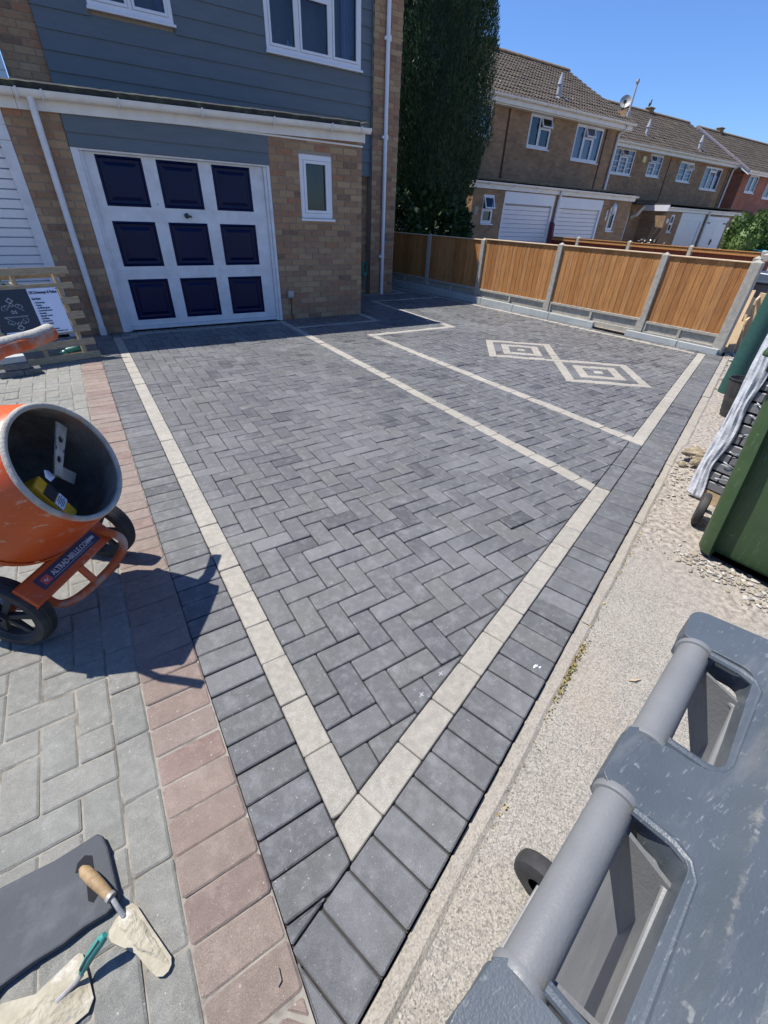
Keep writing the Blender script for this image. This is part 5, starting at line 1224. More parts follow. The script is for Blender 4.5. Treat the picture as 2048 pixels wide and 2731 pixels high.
# paddle: plate with two holes and a folded foot
U_ = Vector((0, 0, 1)).cross(AX).normalized(); V_ = AX.cross(U_).normalized()
def dp(a, b, c): return RC0 + U_*a + V_*b + AX*c    # across, up, out of the mouth
def holed_plate(mb, P, L_, W_, holes, r, th, mi=0):
    """P(s,t,d): long plate with circular holes"""
    n = 16; cells = [0]+[(holes[i]+holes[i+1])/2 for i in range(len(holes)-1)]+[L_]
    for k, h in enumerate(holes):
        a, b = cells[k], cells[k+1]
        for d in (0, th):
            ring = [P(h+r*math.cos(2*math.pi*i/n), W_/2+r*1.0*math.sin(2*math.pi*i/n), d) for i in range(n)]
            out = []
            for i in range(n):
                c_, s_ = math.cos(2*math.pi*i/n), math.sin(2*math.pi*i/n)
                kx = ((b-h) if c_ > 0 else (h-a))/max(abs(c_), 1e-6); ky = (W_/2)/max(abs(s_), 1e-6); q = min(kx, ky); out.append(P(h+c_*q, W_/2+s_*q, d))
            mb.add(ring+out, [(i, (i+1) % n, n+(i+1) % n, n+i) for i in range(n)], mi)
        r0 = [P(h+r*math.cos(2*math.pi*i/n), W_/2+r*math.sin(2*math.pi*i/n), 0) for i in range(n)]; r1 = [P(h+r*math.cos(2*math.pi*i/n), W_/2+r*math.sin(2*math.pi*i/n), th) for i in range(n)]
        mb.add(r0+r1, [(i, (i+1) % n, n+(i+1) % n, n+i) for i in range(n)], mi)
    for s0, s1, t0, t1 in ((0, 0, 0, W_), (L_, L_, 0, W_), (0, L_, 0, 0), (0, L_, W_, W_)): mb.add([P(s0, t0, 0), P(s1, t1, 0), P(s1, t1, th), P(s0, t0, th)], [(0,1,2,3)], mi)
pa, pb = dp(.146, .120, -.06), dp(-.010, -.014, -.075)
pdn = (pb-pa).normalized(); pac = (dp(.186, .093, -.06)-pa); pac = (pac-pdn*pac.dot(pdn)+AX*-.012).normalized(); pth = pdn.cross(pac).normalized(); pl_ = (pb-pa).length
B_ = MB(); holed_plate(B_, lambda s_, t_, d: pa+pdn*s_+pac*t_*(1-.35*s_/pl_)+pth*d, pl_, .052, (.062, .142), .0135, .005)
q0 = pa+pdn*pl_*.80; B_.hexa([q0, q0+pdn*.045, q0+pdn*.01+pac*.15-AX*.05, q0-pdn*.04+pac*.16-AX*.05, q0+pth*.005, q0+pdn*.045+pth*.005, q0+pdn*.01+pac*.15+pth*.005-AX*.05, q0-pdn*.04+pac*.16+pth*.005-AX*.05])
B_.build('mixing_paddle', M_CEM, drum)
# things lying in the drum
yb = thing('yellow_case', 'yellow plastic case with a dark and white label lying inside the mixer drum', 'case', tuple(dp(-.02, -.12, -.12)))
yo, ya, yv = dp(-.070, -.085, -.115), (U_*.12-V_*.96-AX*.05).normalized(), None
yv = (U_*.9-AX*.35); yv = (yv-ya*yv.dot(ya)).normalized(); yw = ya.cross(yv).normalized()
B_ = MB(); B_.obox(yo, ya*.088, yv*.038, yw*.03); B_.build('case_body', M_YEL, yb, bevel=.008)
sgn = 1 if (CAM-yo).dot(yw) > 0 else -1
B_ = MB(); B_.obox(yo-ya*.028+yw*.031*sgn, ya*.022, yv*.036, yw*.0012); B_.build('dark_label', M_SIGNB, yb)
B_ = MB(); B_.obox(yo+ya*.016+yw*.031*sgn, ya*.018, yv*.036, yw*.0012); B_.build('white_label', M_SIGNW, yb)
for k in range(5):
    B_ = MB(); B_.obox(yo+ya*(.003+.006*k)+yw*.0325*sgn, ya*.0012, yv*(.028 if k % 2 else .020), yw*.0006); B_.build('label_line', M_INK, yb)
B_ = MB(); tgo = dp(-.035, -.010, -.085); B_.add([tgo, tgo+U_*.018+V_*.022, tgo+U_*.040+V_*.008-AX*.01, tgo+U_*.032-V_*.018, tgo+U_*.004-V_*.02], [(0,1,2,3,4)]); tag(B_.build('paper_tag', M_SIGNW), 'small crumpled white tag inside the mixer drum', 'tag')
# yoke beam with the maker's strip
WA = Vector((.61, .79, 0)).normalized()
h0, h1_ = Vector((-.867, 1.132, .16)), Vector((-.545, 1.549, .16))
B_ = MB(); bo = Vector((-.735, 1.085, .265)); bl = (Vector((-.505, 1.335, .285))-bo); bu = bl.normalized(); bw = (Vector((.55, -.45, -.70)) - bu*Vector((.55, -.45, -.70)).dot(bu)).normalized(); bn = bu.cross(bw).normalized()
if bn.dot(CAM-bo) < 0: bn = -bn
c0 = bo+bl*.5+bw*.0
B_.obox(c0, bl*.60, bw*.046, bn*.012); B_.obox(c0+bw*.046-bn*.02, bl*.60, bw*.004, bn*.03); B_.obox(c0-bw*.046-bn*.02, bl*.60, bw*.004, bn*.03)
beam = B_.build('yoke_beam', M_ORANGE, mx, bevel=.004)
B_ = MB(); B_.obox(c0+bn*.0128-bw*.002, bl*.43, bw*.025, bn*.0008); B_.build('maker_strip', M_INK, beam, bevel=.0006)
tx = bu; ty = -bw
if tx.cross(ty).dot(bn) < 0: ty = -ty
text_mesh('strip_lettering', 'ALTRAD-BELLE.COM', .0285, c0+bn*.0138-bu*.085-ty*.009+ty*.002, tx, ty, M_SILV, beam, xs=.735, bold=.0006)
B_ = MB(); B_.obox(c0+bn*.0139-bu*.113+ty*.001, bu*.017, ty*.015, bn*.0006); B_.build('emblem', M_RED, beam)
B_ = MB(); ec = c0+bn*.0147-bu*.113+ty*.001; B_.add([ec-bu*.011+ty*.001, ec-bu*.003+ty*.006, ec-bu*.001-ty*.002, ec+bu*.010+ty*.007, ec+bu*.001-ty*.008], [(0,1,2), (2,3,4), (0,2,4)]); B_.build('emblem_bird', M_SILV, beam)
B_ = MB(); B_.obox(c0+bn*.0139+bu*.118+ty*.004, bu*.014, ty*.006, bn*.0005); B_.build('strip_tab', M_SILV, beam)
B_ = MB(); B_.obox(c0+bn*.0139+bu*.01-ty*.0135, bu*.10, ty*.0006, bn*.0005); B_.build('strip_line', M_SILV, beam)
B_ = MB(); B_.tube([c0+bw*.045-bn*.0, c0+bw*.045+Vector((.03, -.02, -.07))], .014, 10); B_.build('lug', M_ORANGE, mx, smooth=True)
# frame: axle, legs, front stand loop
B_ = MB(); B_.tube([h0+WA*.02, h1_-WA*.02], .014, 10)
B_.tube([c0-bl*.5-bn*.02, h0+WA*.09], .02, 8); B_.tube([c0+bl*.5-bn*.02, h1_-WA*.09], .02, 8)
B_.tube([c0-bn*.02, RC0-AX*.40+Vector((-.0, 0, -.2)), RC0-AX*.53], [.03, .04, .05], 10)
B_.tube([RC0-AX*.53, RC0-AX*.60+Vector((0, 0, -.15)), Vector((-1.25, 1.62, .02))], .03, 10); B_.build('frame', M_ORANGE, mx, smooth=True)
loop = [(-.525,1.36,.315), (-.517,1.335,.303), (-.485,1.315,.293), (-.455,1.305,.277), (-.434,1.299,.255), (-.430,1.292,.225), (-.443,1.280,.198), (-.478,1.252,.176), (-.514,1.224,.160), (-.552,1.203,.145), (-.590,1.183,.132), (-.630,1.163,.123), (-.665,1.149,.120), (-.690,1.148,.123), (-.711,1.151,.131), (-.734,1.166,.160), (-.745, 1.18, .20)]
B_ = MB(); B_.tube(loop, .0175, 14); lp = B_.build('stand_loop', M_CEMO, mx, smooth=True); lp.modifiers.new('s', 'SUBSURF').render_levels = 1
def wheel(c, parent, face):
    W_ = MB(); ax_ = WA*face; r = .160
    W_.lathe([(.118, -.004), (.124, .004), (.128, .003), (.150, .002), (.155, -.004), (r, -.014), (r, -.052), (.155, -.062), (.118, -.058), (.112, -.05), (.112, -.012), (.118, -.004)], c, ax_, 44)
    w_ = W_.build('wheel', M_BLACK, parent, smooth=True)
    T = MB()
    for k in range(3): T.lathe([(r+.0005, -.022-.011*k), (r+.0030, -.024-.011*k), (r+.0030, -.029-.011*k), (r+.0005, -.031-.011*k)], c, ax_, 44)
    T.build('tread_rib', M_BLACK, w_, smooth=True)
    H = MB(); H.lathe([(.022, -.012), (.022, .012), (.010, .012), (.010, -.002), (.001, -.002)], c, ax_, 20)
    H.lathe([(.108, -.012), (.116, -.006), (.116, -.045), (.108, -.045), (.108, -.012)], c, ax_, 36)
    u = ax_.orthogonal().normalized(); v = ax_.cross(u)
    for k in range(6):
        t = math.pi*2*k/6+.3; d = u*math.cos(t)+v*math.sin(t); e = ax_.cross(d)
        H.hexa([c+d*.018-e*.009-ax_*.03, c+d*.018+e*.009-ax_*.03, c+d*.112+e*.024-ax_*.03, c+d*.112-e*.006-ax_*.03, c+d*.018-e*.009-ax_*.004, c+d*.018+e*.009-ax_*.004, c+d*.112+e*.024-ax_*.018, c+d*.112-e*.006-ax_*.018])
    H.build('wheel_hub', M_BLACK, w_, bevel=.002)
wheel(h0, mx, -1); wheel(h1_-WA*.0, mx, -1)
arm = [(-.66, 1.42, .97), (-.62, 1.45, .985), (-.577, 1.50, 1.0), (-.535, 1.545, 1.0), (-.500, 1.575, 1.0), (-.470, 1.625, 1.0), (-.448, 1.665, 1.0), (-.432, 1.700, 1.0)]
B_ = MB(); B_.tube(arm, [.027, .027, .027, .026, .025, .024, .025, .027], 14); am = B_.build('tipping_handle', M_CEMO, mx, smooth=True)
B_ = MB(); B_.tube([(x, y+.004, z+.013) for x, y, z in arm], [.020, .022, .023, .021, .022, .020, .021, .022], 10); B_.build('cement_crust', M_CEM, am, smooth=True)
B_ = MB(); B_.tube([arm[0], (-.80, 1.42, .85), RC0-AX*.45+Vector((-.05, .1, 0))], .022, 10); B_.build('handle_arm', M_ORANGE, mx, smooth=True)
B_ = MB(); B_.obox((-.70, 1.03, .93), (.06, -.05, 0), (0, 0, .014), (.01, .012, 0)); B_.tube([(-.76, 1.08, .92), (-.84, 1.2, .7)], .014, 8); B_.build('unseen_bar', M_ORANGE, mx)  # unseen mixer bar, added outside the view for the shadow it casts
# rough cement splashes on the drum
# ---- pallet standing on edge with the trade sign
PD = Vector((.976, .218, 0)).normalized(); PUp = Vector((-.056, .253, .966)).normalized(); PN = PD.cross(PUp).normalized()    # PN faces the camera
P0 = Vector((-.293, 5.321, 0))
def pp(s_, h, d=0): return P0 + PD*s_ + PUp*h + PN*d
pal = thing('wooden_pallet', 'weathered timber pallet standing on edge against the neighbouring garage', 'pallet', tuple(P0+PD*-.5))
def pbox(mb, s0, s1, h0_, h1, d0, d1): mb.hexa([pp(s0, h0_, d0), pp(s1, h0_, d0), pp(s1, h0_, d1), pp(s0, h0_, d1), pp(s0, h1, d0), pp(s1, h1, d0), pp(s1, h1, d1), pp(s0, h1, d1)])
for h0_, h1 in ((.822, .888), (.690, .745), (.546, .610), (.402, .470), (.273, .336), (.138, .205), (.002, .070)):
    B_ = MB(); j = R.uniform(-.006, .006); pbox(B_, -1.18, 0+j, h0_, h1, 0, .013); B_.build('plank', M_PALLET, pal, bevel=.002)
for s_ in (-.125, -.48, -.86, -1.14):
    B_ = MB(); pbox(B_, s_-.018, s_+.018, .012, .88, -.075, -.001); B_.build('stringer', M_PALLET, pal, bevel=.002)
for h0_ in (.02, .42, .81):
    B_ = MB(); pbox(B_, -1.18, 0-.02, h0_, h0_+.06, -.089, -.076); B_.build('back_plank', M_PALLET, pal, bevel=.002)
sg = thing('trade_sign', 'charcoal and white driveway firm sign fixed to the pallet', 'sign', tuple(pp(-.45, .5, .02)))
B_ = MB(); pbox(B_, -.745, -.1635, .286, .706, .014, .0175); B_.build('board', M_SIGNW, sg, bevel=.001)
B_ = MB(); pbox(B_, -.745, -.4185, .286, .706, .0178, .0186); B_.build('dark_panel', M_SIGNB, sg)
def st(body, s_, h, size, m_=M_INK, xs=.8, bold=.0006, align='LEFT', nm='lettering'): return text_mesh(nm, body, size, pp(s_, h, .0182), PD, PUp, m_, sg, xs=xs, bold=bold, align=align)
st('DS Driveways & Patios', -.407, .656, .036, xs=.70, bold=.0016)
st('Services', -.405, .603, .030, xs=.75, bold=.0014)
for k, w_ in enumerate(('Driveways', 'Patios', 'Artificial grass', 'Concrete bases', 'Fencing', 'Sleeper work', 'Decking', 'Brickwork', 'Blockwork')): st('- '+w_, -.400, .570-.0245*k, .0225, xs=.82, bold=.0010)
st('Contact', -.405, .340, .022, xs=.75, bold=.0006)
st('07000000000', -.355, .320, .018, xs=.8); st('dsdrivewaysandpatios.com', -.362, .300, .018, xs=.8)
for a_, b_ in ((-.172, .694), (-.172, .300)): 
    B_ = MB(); B_.obox(pp(a_, b_, .0185), PD*.004, PUp*.004, PN*.0012); B_.build('screw', M_INK, sg)
def line(pts, w_=.0030, m_=M_SILV):
    L_ = MB()
    for (a, b), (c, d) in zip(pts, pts[1:]):
        v = Vector((c-a, d-b)); l = v.length or 1e-6; v /= l
        L_.obox(pp((a+c)/2, (b+d)/2, .0190), (PD*v.x+PUp*v.y)*(l/2+w_/2), (PD*-v.y+PUp*v.x)*(w_/2), PN*.0003)
    return L_.build('logo_line', m_, sg)
cx_, cy_ = -.590, .500
st('DS', cx_, cy_-.004, .040, M_SILV, xs=.95, bold=.0005, align='CENTER', nm='logo_lettering'); 
text_mesh('logo_lettering', 'DRIVEWAYS & PATIOS', .0185, pp(cx_+.0, cy_-.040, .0188), PD, PUp, M_SILV, sg, xs=1.05, bold=.0002, align='CENTER')
for sg_ in (1, -1):
    def L(a, b): return (cx_+a*1.0*sg_ * (1), cy_-.012+b*sg_)
    for o_, h in ((0, .030), (.004, .022)): line([L(0, .122+h*.9), L(h, .122), L(0, .122-h*.9), L(-h, .122), L(0, .122+h*.9)])
    line([L(0, .105), L(.018, .087), L(0, .069), L(-.018, .087), L(0, .105)])
    line([L(.010, .085), L(.085, .028)]); line([L(-.010, .085), L(-.055, .040)])
    line([L(.030, .078), L(.045, .092), L(.060, .078), L(.052, .070)]); line([L(.048, .090), L(.075, .082), L(.085, .062), L(.070, .052)])
    line([L(-.030, .078), L(-.048, .086), L(-.062, .070), L(-.052, .060)]); line([L(-.045, .086), L(-.080, .076), L(-.090, .050), L(-.072, .040)])
B_ = MB(); pbox(B_, -.722, -.600, .296, .332, .0187, .0192); B_.build('badge', M_SIGNW, sg); text_mesh('lettering', 'MyBuilder', .026, pp(-.716, .304, .0194), PD, PUp, M_FB, sg, xs=.85, bold=.0006)
B_ = MB(); pbox(B_, -.590, -.552, .294, .334, .0187, .0192); B_.build('badge', M_FB, sg); text_mesh('lettering', 'f', .046, pp(-.578, .298, .0194), PD, PUp, M_SIGNW, sg, bold=.001)
# leaves glimpsed through the pallet, teal hose end behind it
lp_ = thing('potted_shrub', 'sunlit variegated leaves showing through the top gap of the pallet', 'shrub', (-1.15, 5.55, 0))
P_ = [(rs.normal(-1.06, .10), rs.normal(5.62, .06), rs.uniform(.55, .84)) for i in range(420)]
tufts('foliage', P_, [(0, -1, .2)]*420, .06, mat('variegated_leaf', [(.30,.36,.10), (.62,.62,.42)], rough=.5, scale=30, rnd='isl', rcols=[(.6,.62,.45), (.12,.22,.04), (.45,.5,.2)], amp=.5), lp_, up=.1, wid=.45)
B_ = MB(); B_.tube([(-1.1, 5.65, 0), (-1.08, 5.62, .7)], .012, 6); B_.build('stem', M_BARK, lp_)
B_ = MB(); B_.tube([pp(-.34, .075, -.12), pp(-.26, .11, -.13), pp(-.17, .12, -.12), pp(-.12, .10, -.14)], [.03, .035, .035, .02], 10); tag(B_.build('plastic_bottle', M_TEAL, smooth=True), 'teal plastic bottle lying behind the lowest pallet gap', 'bottle')
# stack of spare blocks in front of it
for k, (c, rz, z) in enumerate([((-1.07, 4.92), .12, .0), ((-.90, 4.93), .16, .0), ((-1.01, 4.93), .10, .062), ((-1.02, 4.94), .16, .122)]):
    B_ = MB(); c_, s_ = math.cos(rz), math.sin(rz); B_.obox((c[0], c[1], z+.03), Vector((c_, s_, 0))*(.1 if k != 1 else .07), Vector((-s_, c_, 0))*.05, (0, 0, .029))
    tag(B_.build('spare_block', M_KERB if k == 3 else M_CH['obj'], bevel=.004), ('lowest dark paving block in the small stack before the pallet', 'single dark block lying right of the stack before the pallet', 'middle dark block of the small stack before the pallet', 'pale top block of the small stack before the pallet')[k], 'paving block', 'spare blocks before the pallet')  # top block takes a paler material, sunlight put into its colour

# ---- kneeling mat and trowels
B_ = MB(); B_.prism([(-.95, .30), (-.96, .05), (-.885, .052), (-.86, .066), (-.80, .073), (-.745, .072), (-.70, .080), (-.655, .079), (-.632, .087), (-.626, .10), (-.640, .225), (-.650, .262), (-.662, .276), (-.675, .274), (-.76, .266), (-.83, .270), (-.90, .272)], .001, .021)
mt = B_.build('kneeling_mat', M_MATF, bevel=.005); tag(mt, 'dark grey foam kneeling mat lying on the old paving with trowels on it', 'mat')
B_ = MB(); B_.prism([(-.714, .206), (-.709, .226), (-.692, .236), (-.676, .226), (-.670, .128), (-.680, .118), (-.690, .128), (-.692, .206), (-.704, .204)], .0212, .0225); B_.build('hand_slot', M_INT, mt)
def trowel(label, blade, bz, tang, hpts, hr, hm, extra=None):
    t_ = thing('trowel', label, 'trowel', (*blade[0], 0))
    B_ = MB(); B_.prism(blade, bz-.0012, bz+.0012); b = B_.build('blade', M_TROWEL, t_, bevel=.0005)
    cx, cy = sum(p[0] for p in blade)/len(blade), sum(p[1] for p in blade)/len(blade)
    B_ = MB(); n_ = 16; ring = []
    crust = inset([p for p in blade] if area(blade) > 0 else blade[::-1], .006)
    if crust:
        vs = [(x, y, bz+.0015) for x, y in crust] + [(cx+(x-cx)*.6+R.uniform(-.003, .003), cy+(y-cy)*.6, bz+.005+R.uniform(0, .003)) for x, y in crust] + [(cx, cy, bz+.006)]
        k = len(crust); B_.add(vs, [(i, (i+1) % k, k+(i+1) % k, k+i) for i in range(k)] + [(k+i, k+(i+1) % k, 2*k) for i in range(k)]); mc_ = B_.build('mortar_crust', M_TROWEL, t_); sb_ = mc_.modifiers.new('s', 'SUBSURF'); sb_.subdivision_type = 'SIMPLE'; sb_.levels = sb_.render_levels = 4; tx0 = bpy.data.textures.new('crust_relief', 'CLOUDS'); tx0.noise_scale = .012; d_ = mc_.modifiers.new('d', 'DISPLACE'); d_.texture = tx0; d_.strength = .006; d_.mid_level = .55; d_.texture_coords = 'LOCAL'
    B_ = MB(); B_.tube(tang, .0055, 8); B_.build('tang', M_STEEL, t_, smooth=True)
    B_ = MB(); B_.tube(hpts, hr, 14); h_ = B_.build('handle', hm, t_, smooth=True)
    return t_, h_
t1, hh1 = trowel('mortar-caked pointing trowel with a worn wooden handle resting over the mat slot', [(-.655, .046), (-.640, .060), (-.618, .073), (-.602, .072), (-.592, .058), (-.572, .005), (-.552, -.045), (-.539, -.078), (-.541, -.091), (-.549, -.099), (-.561, -.101), (-.573, -.094), (-.584, -.076), (-.607, -.030), (-.652, .020), (-.657, .034)][::-1], .010,
       [(-.622, .055, .013), (-.628, .072, .028), (-.632, .085, .040), (-.636, .095, .042)], [(-.636, .094, .042), (-.642, .105, .043), (-.655, .13, .045), (-.672, .16, .047), (-.686, .185, .048), (-.693, .197, .048)], [.009, .0115, .013, .0145, .0135, .007], M_HANDLE)
B_ = MB(); B_.tube([(-.6365, .096, .042), (-.641, .103, .043)], .0128, 14); B_.build('ferrule', M_STEEL, hh1, smooth=True)
t2, hh2 = trowel('square-ended mortar-caked trowel with a teal striped grip lower left', [(-.93, .03), (-.86, -.075), (-.80, -.085), (-.705, -.072), (-.694, -.055), (-.710, .035), (-.718, .042), (-.735, .038), (-.80, .018), (-.86, .040)], .006,
       [(-.76, -.02, .009), (-.722, -.012, .018), (-.708, -.010, .03), (-.704, -.006, .040)], [(-.706, -.008, .036), (-.700, -.004, .042), (-.682, .004, .058), (-.662, .008, .075), (-.648, .011, .088), (-.642, .012, .093)], [.006, .0085, .0098, .0105, .0098, .006], M_TEAL)
for a0 in (0., 2.1, 4.2):
    B_ = MB(); pts = []
    for (x, y, z), r in zip([(-.700, -.004, .042), (-.682, .004, .058), (-.662, .008, .075), (-.648, .011, .088)], (.0086, .0099, .0106, .0099)):
        d = Vector((.0, 1, -.2))*math.cos(a0)+Vector((-.7, .15, .7))*math.sin(a0); pts.append(Vector((x, y, z))+d.normalized()*r*.62)
    B_.tube(pts, .0045, 8); B_.build('grip_stripe', M_DARKPL, hh2, smooth=True)
B_ = MB(); B_.add([(-.352, -.232, .001), (-.343, -.212, .001), (-.336, -.224, .001), (-.338, -.246, .001), (-.348, -.252, .001), (-.352, -.232, .006), (-.343, -.212, .007), (-.336, -.224, .006), (-.338, -.246, .006), (-.348, -.252, .005)], [(5,6,7,8,9), (0,1,6,5), (1,2,7,6), (2,3,8,7), (3,4,9,8), (4,0,5,9)])
tag(B_.build('pink_chip', M_PK['obj']), 'loose pink chip of broken block at the bottom of the pink row', 'chip')

# ---- grey wheelie bin under the camera
GZ = 1.02; GM = Vector((.021, -.470, GZ)); GU = Vector((.9804, .197, 0)); GV = Vector((.197, -.9804, 0))
def gp(u, v, z=0): return GM + GU*u + GV*v + Vector((0, 0, z))
gb = thing('wheelie_bin', 'blue-grey wheelie bin close up with tube handles and a scuffed lid', 'wheelie bin', (.1, -.8, 0))
# body: back wall tapers towards the ground, open rim with flange
B_ = MB(); tb = [(-.225, .072), (.225, .072), (.235, .60), (-.235, .60)]; bb = [(-.185, .085), (.185, .085), (.19, .50), (-.19, .50)]
B_.hexa([gp(u, v, -GZ+.06) for u, v in bb] + [gp(u, v, -.035) for u, v in tb]); B_.build('body', M_GREYBODY, gb, bevel=.02, seg=4)
# handle tubes with end collars
for a, b in ((.036, .194), (-.194, -.036)):
    B_ = MB(); B_.tube([gp(a, 0), gp(b, 0)], .0165, 28); tb_ = B_.build('handle_tube', M_TUBE, gb, smooth=True)
    for u in (a, b):
        B_ = MB(); B_.lathe([(.0165, -.004), (.0192, -.0035), (.0198, 0), (.0192, .0035), (.0165, .004)], gp(u, 0), GU, 32); B_.build('collar', M_TUBE, tb_, smooth=True)
# lid: one outline with two rounded hand pockets
def arc(cx, cy, r, a0, a1, n=6): return [(cx+r*math.cos(rad(a0+(a1-a0)*i/n)), cy+r*math.sin(rad(a0+(a1-a0)*i/n))) for i in range(n+1)]
out = arc(.238, -.002, .020, -90, 0) + [(.262, .05)] + arc(.245, .60, .03, 0, 90) + arc(-.245, .60, .03, 90, 180) + [(-.262, .05)] + arc(-.238, -.002, .020, 180, 270)
# front edge notches where the tubes run
edge = out + [(-.200, -.0185), (-.194, -.012), (-.194, .030)] + [(-.186, .045), (-.172, .052)] + arc(-.058, .044, .012, 90, 0) + [(-.040, .03), (-.037, .012), (-.036, -.012), (-.030, -.0185), (.030, -.0185), (.036, -.012), (.037, .012), (.040, .03)] + arc(.058, .044, .012, 180, 90) + [(.165, .054)] + arc(.182, .040, .014, 90, 0) + [(.196, -.012), (.200, -.0185)]
# walls of the lid, thick moulded edge, with a step up to a raised centre
def lidz(u, v):
    z = .016
    if v > .03: z = .016+.004*min(1, (v-.03)/.03)
    return z
bm = bmesh.new(); vsb = [bm.verts.new(gp(u, v, lidz(u, v))) for u, v in edge]; 
f = bm.faces.new(vsb); bmesh.ops.triangulate(bm, faces=[f]); 
ext = bmesh.ops.extrude_face_region(bm, geom=bm.faces[:]); dn = [e for e in ext['geom'] if isinstance(e, bmesh.types.BMVert)]
for v_ in dn: v_.co.z -= .038
bmesh.ops.recalc_face_normals(bm, faces=bm.faces[:])
me = bpy.data.meshes.new('lid'); bm.to_mesh(me); bm.free(); me.materials.append(M_GREYBIN); lid = link('lid', me, gb); lid.location = pinv(gb) @ Vector((0, 0, 0))
bv = lid.modifiers.new('bevel', 'BEVEL'); bv.width = .007; bv.segments = 4; bv.limit_method = 'ANGLE'; bv.angle_limit = rad(40)
for p in me.polygons: p.use_smooth = True
me.set_sharp_from_angle(angle=rad(50)) if hasattr(me, 'set_sharp_from_angle') else None
# raised centre panel of the lid, ridges either side of the pockets
def rounded(u0, u1, v0, v1, r): return arc(u1-r, v0+r, r, -90, 0) + arc(u1-r, v1-r, r, 0, 90) + arc(u0+r, v1-r, r, 90, 180) + arc(u0+r, v0+r, r, 180, 270)
for a_, b_ in ((.043, .186), (-.186, -.043)):
    q = [(a_-.001, .012), (a_-.001, .044), (a_+.004, .056), (a_+.016, .0605), (b_-.016, .0625), (b_-.004, .056), (b_+.001, .042), (b_+.001, .012)]
    B_ = MB(); B_.tube([gp(u, v, .0155) for u, v in q], .0045, 8); B_.build('moulded_lip', M_GREYBIN, lid, smooth=True)
for q, z0, z1 in ((rounded(-.235, .235, .070, .60, .03), .019, .033), (rounded(-.205, .205, .105, .57, .03), .0332, .041)):
    B_ = MB(); n_ = len(q); ci = ring_offset(q, .012); B_.add([gp(u, v, z0) for u, v in q] + [gp(u, v, z1) for u, v in ci], [(i, (i+1) % n_, n_+(i+1) % n_, n_+i) for i in range(n_)] + [tuple(range(n_, 2*n_))]); B_.build('lid_panel', M_GREYBIN, lid, smooth=True)
# centre and end brackets wrap round the tube line
for a, b in ((-.0295, .0295), (.201, .2575), (-.2575, -.201)):
    B_ = MB(); prof = [(-.0195, -.024), (-.0205, -.010)] + [(-.0205+.012*(1-math.cos(math.pi/2*k/6)), .0035+.012*math.sin(math.pi/2*k/6)) for k in range(7)] + [(.02, .0150), (.02, -.024)]
    vs = [gp(u, v, z) for u in (a, b) for v, z in prof]; k = len(prof); B_.add(vs, [(i, (i+1) % k, k+(i+1) % k, k+i) for i in range(k)] + [tuple(range(k)), tuple(range(k, 2*k))]); B_.build('lid_bracket', M_GREYBIN, lid, bevel=.002, smooth=True)
# gussets from the rim to the handle, moulded rim round each pocket
for u0, u1 in ((.176, .166), (.048, .058), (-.052, -.062), (-.180, -.170)):
    B_ = MB(); B_.hexa([gp(u0, .0, -.012), gp(u0+.004, .0, -.012), gp(u1+.004, .062, -.14), gp(u1, .062, -.14), gp(u0, .012, .0), gp(u0+.004, .012, .0), gp(u1+.004, .066, -.012), gp(u1, .066, -.012)]); B_.build('gusset', M_GREYBODY, gb)
for a, b in ((.046, .180), (-.180, -.046)):
    q = [(a, .02), (a+.002, .040), (a+.014, .054), (b-.014, .056), (b-.002, .042), (b, .02)]
    B_ = MB(); B_.tube([gp(u, v, -.018) for u, v in q], .0035, 8); B_.build('pocket_lip', M_TUBE, gb, smooth=True)
    B_ = MB(); B_.hexa([gp(a, .058, -.14), gp(b, .060, -.14), gp(b, .064, -.14), gp(a, .062, -.14), gp(a, .056, -.015), gp(b, .058, -.015), gp(b, .062, -.015), gp(a, .060, -.015)]); B_.build('pocket_wall', M_GREYBODY, gb)
for u in (.262, -.215):
    c = gp(u*1.03, .030, -GZ+.052); B_ = MB(); B_.lathe([(.03, -.024), (.062, -.026), (.074, -.020), (.078, -.008), (.078, .008), (.074, .020), (.062, .026), (.03, .024), (.026, .012), (.012, .014), (.001, .014)], c, GU, 32); wl_ = B_.build('wheel', M_BLACK, gb, smooth=True)
    B_ = MB(); B_.lathe([(.001, .013), (.018, .013), (.022, .005)], c, GU, 16); B_.build('hub_cap', M_STEEL, wl_, smooth=True)
B_ = MB(); B_.tube([gp(-.26, .030, -GZ+.052), gp(.26, .030, -GZ+.052)], .010, 10); B_.build('axle', M_STEEL, gb, smooth=True)

# ---- green wheelie bin
gn = thing('wheelie_bin', 'dark green wheelie bin with pale scratches at the right edge', 'wheelie bin', (2.45, -.15, 0))
def nb_(x, y, z): return Vector((x, y, z))
B_ = MB(); 
lv = [(.0, (2.19, -.36), (2.155, .085)), (.02, (2.185, -.37), (2.148, .092)), (.5, (2.19, -.43), (2.160, .135)), (.90, (2.20, -.49), (2.172, .175)), (.93, (2.17, -.53), (2.140, .210)), (.99, (2.17, -.53), (2.140, .210))]
vs = []
for z, a, b in lv:
    wx = .52+.06*z; d = Vector((a[0]-b[0], a[1]-b[1], 0)).normalized(); e = Vector((-d.y, d.x, 0)); r_ = .075
    if e.x < 0: e = -e
    A = Vector((*a, z)); Bv = Vector((*b, z)); Cq = Bv+e*wx; Dq = A+e*wx
    for P, n1, n2 in ((A, -d, e), (Bv, e*0+d*0, 0) if False else (Bv, d, e), (Cq, -e, d), (Dq, -d, -e)):
        pass
    ring = []
    for P, i1, i2 in ((A, -d, e), (Bv, e, d), (Cq, d, -e), (Dq, -e, -d)):
        c = P + (i1*r_ + i2*r_) if True else P
        # corner arc from P+i1*r to P+i2*r
        for k in range(5):
            t = k/4*math.pi/2; ring.append(P + i1*r_*(1-math.sin(t)) + i2*r_*(1-math.cos(t)))
    vs += ring
